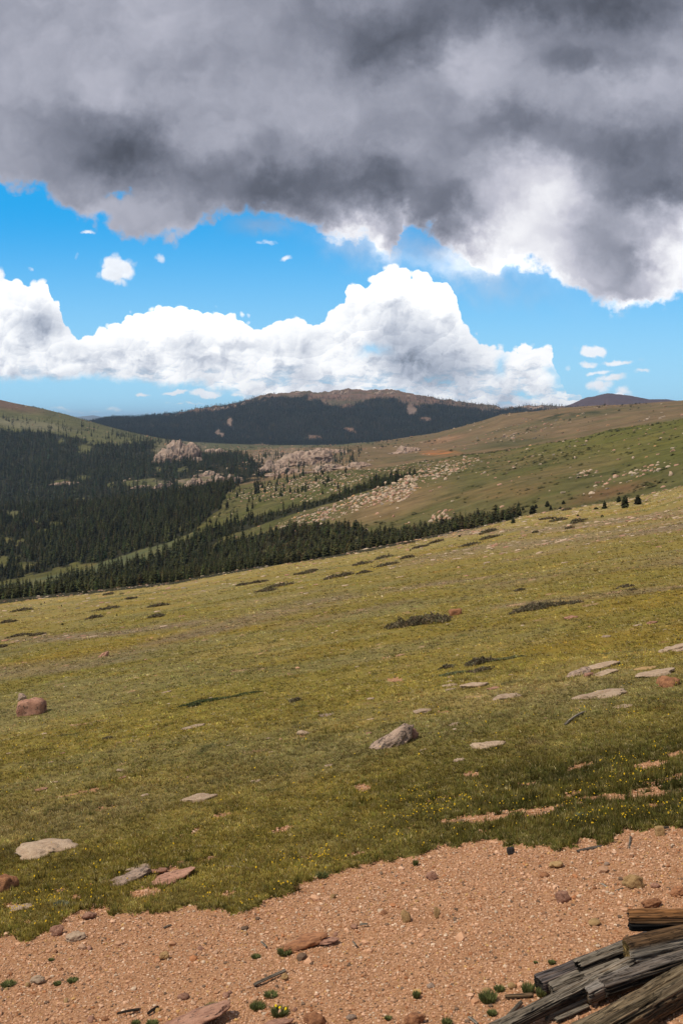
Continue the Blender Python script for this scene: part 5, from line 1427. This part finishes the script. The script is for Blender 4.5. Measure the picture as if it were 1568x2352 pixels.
GREY = (.25, .215, .17); BROWN = (.15, .088, .040); DARK = (.04, .032, .025); PALE = (.40, .35, .28); OCHRE = (.24, .17, .085); PLUM = (.13, .11, .105)
def timber(p0, p1, hw, hh, power, lab, seed, top=GREY, side=GREY, end=BROWN, char=0.0, jag=.02, groove=.008, roll=0.0, bend=0.0, name='log', cat='log', split=0.3, taper=0.0):
    """a beam or log from p0 to p1; power 2 = round, 8 = squared"""
    L = (p1 - p0).length; nx = max(24, int(L / .012)); nt_ = 72
    r = np.random.default_rng(seed)
    sx = np.linspace(0, L, nx); th = np.arange(nt_) / nt_ * 2 * np.pi
    S, Tt = np.meshgrid(sx, th, indexing='ij')
    c, s = np.cos(Tt), np.sin(Tt)
    k = (np.abs(c) ** power + np.abs(s) ** power) ** (-1 / power)
    px, pz = c * k * hw, s * k * hh
    arc = Tt * 3.2
    # fibres and drying cracks running along the grain, seamless round the section
    cx, sy_ = np.cos(Tt) * 2.6 + seed, np.sin(Tt) * 2.6
    crk2 = np.abs(fbm(cx * 4.2 + S * .5, sy_ * 4.2 + S * .4, 1.0, 3, .5, seed % 50 + 40))
    fib = fbm(cx * 4 + S * .8, sy_ * 4 + S * .35, 1.0, 4, .6, seed % 50)
    crk = np.abs(fbm(cx * 1.7 + S * .30, sy_ * 1.7 - S * .22, 1.0, 3, .5, seed % 50 + 5))
    crack = np.clip(1 - crk / .075, 0, 1) ** .6 * (fbm(S * 1.4, Tt * 0 + seed, 1.0, 2, .5, 9) > -.35)
    crack = np.maximum(crack, .8 * np.clip(1 - crk2 / .07, 0, 1) * (fbm(S * 2.4 + 5, Tt * 1.5 + seed, 1.0, 2, .5, 19) > 0))
    rot = sstep(.25, .6, fbm(cx * .8 + S * 2.0, sy_ * .8, 1.0, 4, .6, seed % 50 + 9)) * split
    rad = np.sqrt(px ** 2 + pz ** 2)
    rr = rad + fib * groove - crack * groove * 2.6 - rot * min(hw, hh) * .45 + fbm(S * 3, Tt * .0 + 3.3, 1.0, 2, .5, seed % 40) * min(hw, hh) * .12
    rr = rr * (1 - taper * S / L)
    px, pz = px * rr / rad, pz * rr / rad
    ends = np.minimum(S, L - S)
    jj = fbm(cx * 2.2, sy_ * 2.2, 1.0, 3, .6, seed % 50 + 12) * jag
    w0 = np.clip(1 - S / .10, 0, 1); w1 = np.clip(1 - (L - S) / .10, 0, 1)
    X_ = S + jj * w0 - jj * w1
    rnd = 1 - 0.10 * np.clip(1 - ends / .012, 0, 1)
    Vb = np.stack([X_, px * rnd, pz * rnd + bend * (S / L) * (1 - S / L) * 4], -1)
    upn = np.clip(pz / hh, -1, 1)
    frontn = -np.clip(px / hw, -1, 1)
    def mx(a, b, t): return np.array(a) + (np.array(b) - np.array(a)) * t[..., None]
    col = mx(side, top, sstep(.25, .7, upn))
    streak = fbm(cx * 3 + S * .5, sy_ * 3, 1.0, 4, .6, seed % 50 + 20)
    col = mx((.0,) * 3, (1,) * 3, np.ones_like(S)) * col
    col = col + (np.array(BROWN) - col) * (sstep(.0, .6, streak) * .65)[..., None]
    col = col + (np.array(PALE) - col) * (sstep(.25, .8, -streak) * .45)[..., None]
    col = col * (1 - .90 * crack - .0 * rot)[..., None]
    col = col + (np.array((.10, .065, .035)) - col) * (rot * .8)[..., None]
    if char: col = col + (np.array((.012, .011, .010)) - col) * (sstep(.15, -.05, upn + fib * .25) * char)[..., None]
    V = [Vb.reshape(-1, 3)]; T = [col.reshape(-1, 3)]
    i = np.arange(nx - 1)[:, None] * nt_ + np.arange(nt_)[None]
    j = np.arange(nx - 1)[:, None] * nt_ + (np.arange(nt_)[None] + 1) % nt_
    Q = [np.stack([i, j, j + nt_, i + nt_], -1).reshape(-1, 4)]
    body_n = nx * nt_
    me = mesh_from('body', V[0], Q[0][:, ::-1], M_WOOD, np.clip(T[0], .006, .8), smooth=True)
    # sawn or broken end faces
    ev = []; et = []; ef = []; o = 0
    for ring, sign in ((Vb[0], 1), (Vb[-1], -1)):
        cen = ring.mean(0); R_ = 7
        for q in range(R_ + 1):
            f = 1 - q / R_
            P = cen + (ring - cen) * f
            w = (1 - f)
            nn = fbm(P[:, 1] * 30 + seed, P[:, 2] * 30, 1.0, 3, .6, seed % 60 + 30)
            P = P.copy(); P[:, 0] += sign * (.012 * w + nn * jag * .5 * min(1, q))
            rings = .65 + .35 * np.sin(f * 34 + nn * 3)
            cc = np.array(end)[None] * (rings * (1 + nn * .4))[:, None]
            if char > .5: cc = cc * .12
            ev.append(P); et.append(cc)
            if q < R_:
                a = o + q * nt_ + np.arange(nt_); b = o + q * nt_ + (np.arange(nt_) + 1) % nt_
                fq = np.stack([a, b, b + nt_, a + nt_], -1); ef.append(fq if sign > 0 else fq[:, ::-1])
        o += (R_ + 1) * nt_
    root = bpy.data.objects.new(name, None); COL.objects.link(root); root.empty_display_size = .1
    d = (p1 - p0).normalized()
    side_v = Vector((0, 0, 1)).cross(d).normalized(); up = d.cross(side_v)
    M = Matrix((d, side_v, up)).transposed() @ Matrix.Rotation(roll, 3, 'X')
    root.matrix_world = Matrix.Translation(p0) @ M.to_4x4()
    link('body', me, root)
    for q in range(2):
        link('end_grain', mesh_from('end_grain', ev[q * (R_ + 1):][:R_ + 1] and np.concatenate(ev[q * (R_ + 1):(q + 1) * (R_ + 1)]), np.concatenate(ef[q * R_:(q + 1) * R_]) - q * (R_ + 1) * nt_, M_WOOD, np.clip(np.concatenate(et[q * (R_ + 1):(q + 1) * (R_ + 1)]), .006, .8), smooth=False), root)
    tag(root, lab, cat)
    return root

TIMBER = [
 # u0 row0 lift0  u1 row1 lift1  hw hh power label
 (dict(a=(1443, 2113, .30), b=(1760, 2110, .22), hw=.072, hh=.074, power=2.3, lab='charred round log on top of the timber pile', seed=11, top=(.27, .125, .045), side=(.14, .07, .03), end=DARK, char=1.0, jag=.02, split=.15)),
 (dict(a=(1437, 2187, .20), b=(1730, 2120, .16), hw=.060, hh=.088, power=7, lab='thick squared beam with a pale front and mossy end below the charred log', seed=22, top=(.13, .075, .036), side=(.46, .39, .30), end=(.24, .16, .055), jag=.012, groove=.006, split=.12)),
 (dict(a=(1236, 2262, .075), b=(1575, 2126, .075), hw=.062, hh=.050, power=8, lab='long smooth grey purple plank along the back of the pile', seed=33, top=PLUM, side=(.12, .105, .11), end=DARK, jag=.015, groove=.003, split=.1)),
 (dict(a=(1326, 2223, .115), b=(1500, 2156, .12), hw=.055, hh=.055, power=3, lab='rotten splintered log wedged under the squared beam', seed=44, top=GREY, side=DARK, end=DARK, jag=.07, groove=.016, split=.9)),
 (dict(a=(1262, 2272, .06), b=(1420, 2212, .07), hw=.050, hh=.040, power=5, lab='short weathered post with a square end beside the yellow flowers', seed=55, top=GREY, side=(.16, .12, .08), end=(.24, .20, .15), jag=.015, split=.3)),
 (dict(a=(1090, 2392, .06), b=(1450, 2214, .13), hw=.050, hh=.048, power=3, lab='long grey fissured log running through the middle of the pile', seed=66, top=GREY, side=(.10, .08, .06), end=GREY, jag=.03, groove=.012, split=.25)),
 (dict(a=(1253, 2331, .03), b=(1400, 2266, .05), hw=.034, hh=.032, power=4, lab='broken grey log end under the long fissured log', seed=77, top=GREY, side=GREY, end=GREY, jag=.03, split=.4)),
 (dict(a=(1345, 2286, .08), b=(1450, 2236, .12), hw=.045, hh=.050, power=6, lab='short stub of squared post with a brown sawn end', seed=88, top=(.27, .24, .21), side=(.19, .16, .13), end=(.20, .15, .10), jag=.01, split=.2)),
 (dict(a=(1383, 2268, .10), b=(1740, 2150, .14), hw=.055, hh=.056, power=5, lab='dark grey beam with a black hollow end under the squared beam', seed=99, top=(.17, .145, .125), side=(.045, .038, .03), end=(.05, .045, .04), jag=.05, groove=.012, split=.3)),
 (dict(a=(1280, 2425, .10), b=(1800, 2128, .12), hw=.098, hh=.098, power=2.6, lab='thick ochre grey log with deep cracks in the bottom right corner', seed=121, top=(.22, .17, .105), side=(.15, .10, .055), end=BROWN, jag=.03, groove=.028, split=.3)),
 (dict(a=(1160, 2289, .015), b=(1222, 2285, .02), hw=.018, hh=.010, power=4, lab='thin brown plank lying on the gravel left of the pile', seed=131, top=(.17, .11, .06), side=(.14, .09, .05), end=BROWN, jag=.02, groove=.003)),
 (dict(a=(1150, 2352, .02), b=(1196, 2302, .03), hw=.012, hh=.016, power=4, lab='short grey splinter of wood below the thin brown plank', seed=141, top=GREY, side=GREY, end=GREY, jag=.03, groove=.004)),
 (dict(a=(1275, 2343, .015), b=(1350, 2310, .015), hw=.018, hh=.010, power=5, lab='thin grey slat on the gravel between the two big logs', seed=151, top=GREY, side=GREY, end=GREY, jag=.02, groove=.003)),
]
for d in TIMBER:
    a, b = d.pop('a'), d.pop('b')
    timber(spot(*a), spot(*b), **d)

def stick(u0, r0, u1, r1, rad, lab, seed, col=GREY, bend=.0):
    timber(spot(u0, r0, rad), spot(u1, r1, rad), rad, rad * .8, 2.2, lab, seed, top=col, side=col, end=col, jag=.01, groove=rad * .18, bend=bend, name='stick', cat='stick', split=.2)
for k, s in enumerate([
    (583, 2262, 656, 2229, .014, 'grey driftwood stick lying on the middle of the gravel', GREY), (515, 1990, 580, 1996, .016, 'pale grey stick lying in the grass above the gravel edge', PALE),
    (270, 2328, 320, 2318, .011, 'dark stick at the lower left of the gravel', DARK), (340, 2328, 364, 2312, .012, 'short dark stick right of the one at lower left', DARK),
    (1324, 1955, 1384, 1943, .015, 'grey brown stick at the turf edge on the right', (.14, .12, .10)), (1444, 1948, 1447, 1921, .010, 'short upright grey stick by the turf edge on the right', GREY),
    (1381, 2030, 1394, 2038, .010, 'short pale splinter on the right gravel', PALE), (1412, 2047, 1461, 2030, .009, 'thin grey stick in front of the tan rock', GREY),
    (1076, 2336, 1096, 2352, .010, 'pale splinter at the bottom edge left of the pile', PALE), (826, 2124, 844, 2122, .010, 'small silvery splinter on the middle gravel', PALE),
    (376, 2131, 394, 2124, .009, 'small silvery splinter on the left gravel', GREY), (1510, 1905, 1535, 1900, .014, 'grey stick end at the turf edge near the right side', GREY),
    (600, 2163, 612, 2175, .009, 'tiny grey twig beside the long orange rock', GREY), (1296, 1664 + 0, 1345, 1634, .018, 'bent pale branch lying in the right meadow', PALE), (810, 2163, 818, 2172, .008, 'tiny splinter in the centre of the gravel', GREY),
    (1149, 2054, 1160, 2048, .009, 'tiny grey splinter on the gravel right of centre', GREY)]):
    u0, r0, u1, r1, rad, lab, col = s
    stick(u0, r0, u1, r1, rad, lab, 200 + k, col, bend=.03 if 'bent' in lab else .004)

# ------------------------------------------------------------------ little plants on the gravel
def tuft(u, row, wp, hp, lab, col=(.15, .165, .06), blades=None, flowers_=0, spread=1.0, group=None, broad=False):
    x, y, z = find_ground(u, row, 5.5, 20, 300); z -= .025
    W = wp * y / F / 2 * .95; H = hp * y / F * .8
    n = blades or int(120 + wp * 9); r = np.random.default_rng(int(u + row))
    a = r.uniform(0, 6.28, n); q = np.sqrt(r.uniform(0, 1, n)) * W * .75
    bx, by = np.cos(a) * q, np.sin(a) * q * .8
    w = (.006 if broad else .0028) * r.uniform(.7, 1.5, n); wa = r.uniform(0, 6.28, n)
    ln = r.uniform(.5, 1.1, n); lx, ly = np.cos(a) * W * .5 * ln, np.sin(a) * W * .5 * ln; hh = H * r.uniform(.35, 1.05, n)
    P0 = np.stack([bx - np.cos(wa) * w, by - np.sin(wa) * w, 0 * bx], -1); P1 = np.stack([bx + np.cos(wa) * w, by + np.sin(wa) * w, 0 * bx], -1)
    Pm = np.stack([bx + lx * .5 + np.cos(wa) * w, by + ly * .5 + np.sin(wa) * w, hh * .62], -1); P2 = np.stack([bx + lx, by + ly, hh], -1)
    V = np.stack([P0, P1, Pm, P2], 1).reshape(-1, 3); i = np.arange(n)[:, None] * 4
    Fc = np.concatenate([i + [0, 1, 2], i + [0, 2, 3]], 0)
    T_ = np.repeat(np.array(col)[None] * r.uniform(.6, 1.6, (n, 1)), 4, 0)
    root = link('plant', mesh_from('plant', V, Fc, M_GRASS, T_, smooth=False)); root.location = (x, y, z)
    tag(root, lab, 'plant', group)
    for k in range(flowers_):
        fx, fy, fz = r.uniform(-W, W) * .9, r.uniform(-W, W) * .7, H * r.uniform(.6, 1.1)
        m = 10; vv = [(fx, fy, fz + .002)]; ang = np.arange(m) / m * 6.283
        tx, ty = r.normal(0, .4), r.normal(-.5, .3)
        for j, aa in enumerate(ang):
            R = .011 * (1.0 if j % 2 else .7); dx, dy = math.cos(aa) * R, math.sin(aa) * R
            vv.append((fx + dx, fy + dy, fz - dx * tx - dy * ty))
        ff = [(0, 1 + j, 1 + (j + 1) % m) for j in range(m)]
        link('flower', mesh_from('flower', np.array(vv), np.array(ff), M_GRASS, np.tile([.8, .58, .02], (m + 1, 1)), smooth=False), root)
for s in [(20, 2258, 36, 12, 'low green plant on the gravel at the left edge', 0), (132, 2255, 20, 8, 'tiny green plant left of the white rock pair on the gravel', 0), (168, 2248, 28, 9, 'small green plant on the left gravel', 0),
          (118, 2200, 14, 6, 'very small green plant high on the left gravel', 0), (654, 2186, 36, 18, 'dark green plant at the left of the long orange rock', 0), (588, 2193, 24, 8, 'sparse small plant left of the orange rock', 0),
          (622, 2280, 36, 10, 'low green plant on the gravel below the grey stick', 0), (592, 2309, 38, 17, 'leafy green plant left of the rust coloured rock', 0), (642, 2325, 44, 24, 'bigger green plant with yellow buds near the bottom of the gravel', 3),
          (490, 2310, 40, 12, 'spreading low plant above the large pink slab', 0), (350, 2346, 30, 10, 'small green plant left of the large pink slab', 0), (312, 2345, 22, 10, 'tiny plant below the short dark stick', 0),
          (956, 2284, 18, 20, 'upright grass tuft alone on the gravel', 0), (1119, 2292, 44, 28, 'dense dark green plant left of the timber pile', 0), (1146, 2268, 26, 14, 'small green plant above the dense dark one', 0),
          (1026, 2345, 26, 16, 'small dark tuft at the bottom of the gravel', 0), (891, 2333, 18, 8, 'tiny green plant near the rusty crumbling stone', 0), (1212, 2274, 30, 30, 'green plant against the end of the grey purple plank', 0),
          (1242, 2280, 26, 22, 'green plant between the plank end and the short post', 0), (1308, 2250, 42, 42, 'yellow flowering plant growing among the logs', 7), (1129, 2322, 24, 12, 'small green plant below the thin brown plank', 0),
          (1266, 2206, 18, 10, 'small green plant behind the grey purple plank', 0), (954, 1982, 14, 16, 'single dark tuft just below the turf edge', 0), (740, 2010, 30, 14, 'dark green turf clump at the gravel edge', 0),
          (1229, 2205, 10, 6, 'tiny sprout behind the plank', 0), (1165, 2345, 30, 12, 'low plant at the bottom edge beside the logs', 0)]:
    tuft(*s[:5], flowers_=s[5])
tuft(140, 2078, 34, 14, 'pale silvery plant in the lower left turf', col=(.22, .235, .16), broad=True)
tuft(1338, 1878, 40, 16, 'pale silvery green plant in the flowery turf on the right', col=(.17, .19, .11), broad=True)

# ================================================================== air
def haze():
    m = bpy.data.materials.new('air'); m.use_nodes = True; nt = m.node_tree
    for n in list(nt.nodes): nt.nodes.remove(n)
    out = nt.nodes.new('ShaderNodeOutputMaterial'); v = nt.nodes.new('ShaderNodeVolumePrincipled')
    v.inputs['Color'].default_value = (.50, .70, 1.0, 1); v.inputs['Density'].default_value = 3.4e-5
    v.inputs['Anisotropy'].default_value = 0.0
    nt.links.new(v.outputs[0], out.inputs['Volume'])
    lo = np.array([-26000, -60, -190.0]); hi = np.array([26000, 38000, 250.0])
    V = np.array([[(lo, hi)[i][0], (lo, hi)[j][1], (lo, hi)[k][2]] for i in (0, 1) for j in (0, 1) for k in (0, 1)])
    Fc = np.array([[0, 1, 3, 2], [4, 6, 7, 5], [0, 4, 5, 1], [2, 3, 7, 6], [0, 2, 6, 4], [1, 5, 7, 3]])
    o = link('haze', mesh_from('haze', V, Fc, m, None, smooth=False))
    tag(o, 'thin blue haze filling the air towards the far mountains', 'haze', kind='stuff')
haze()
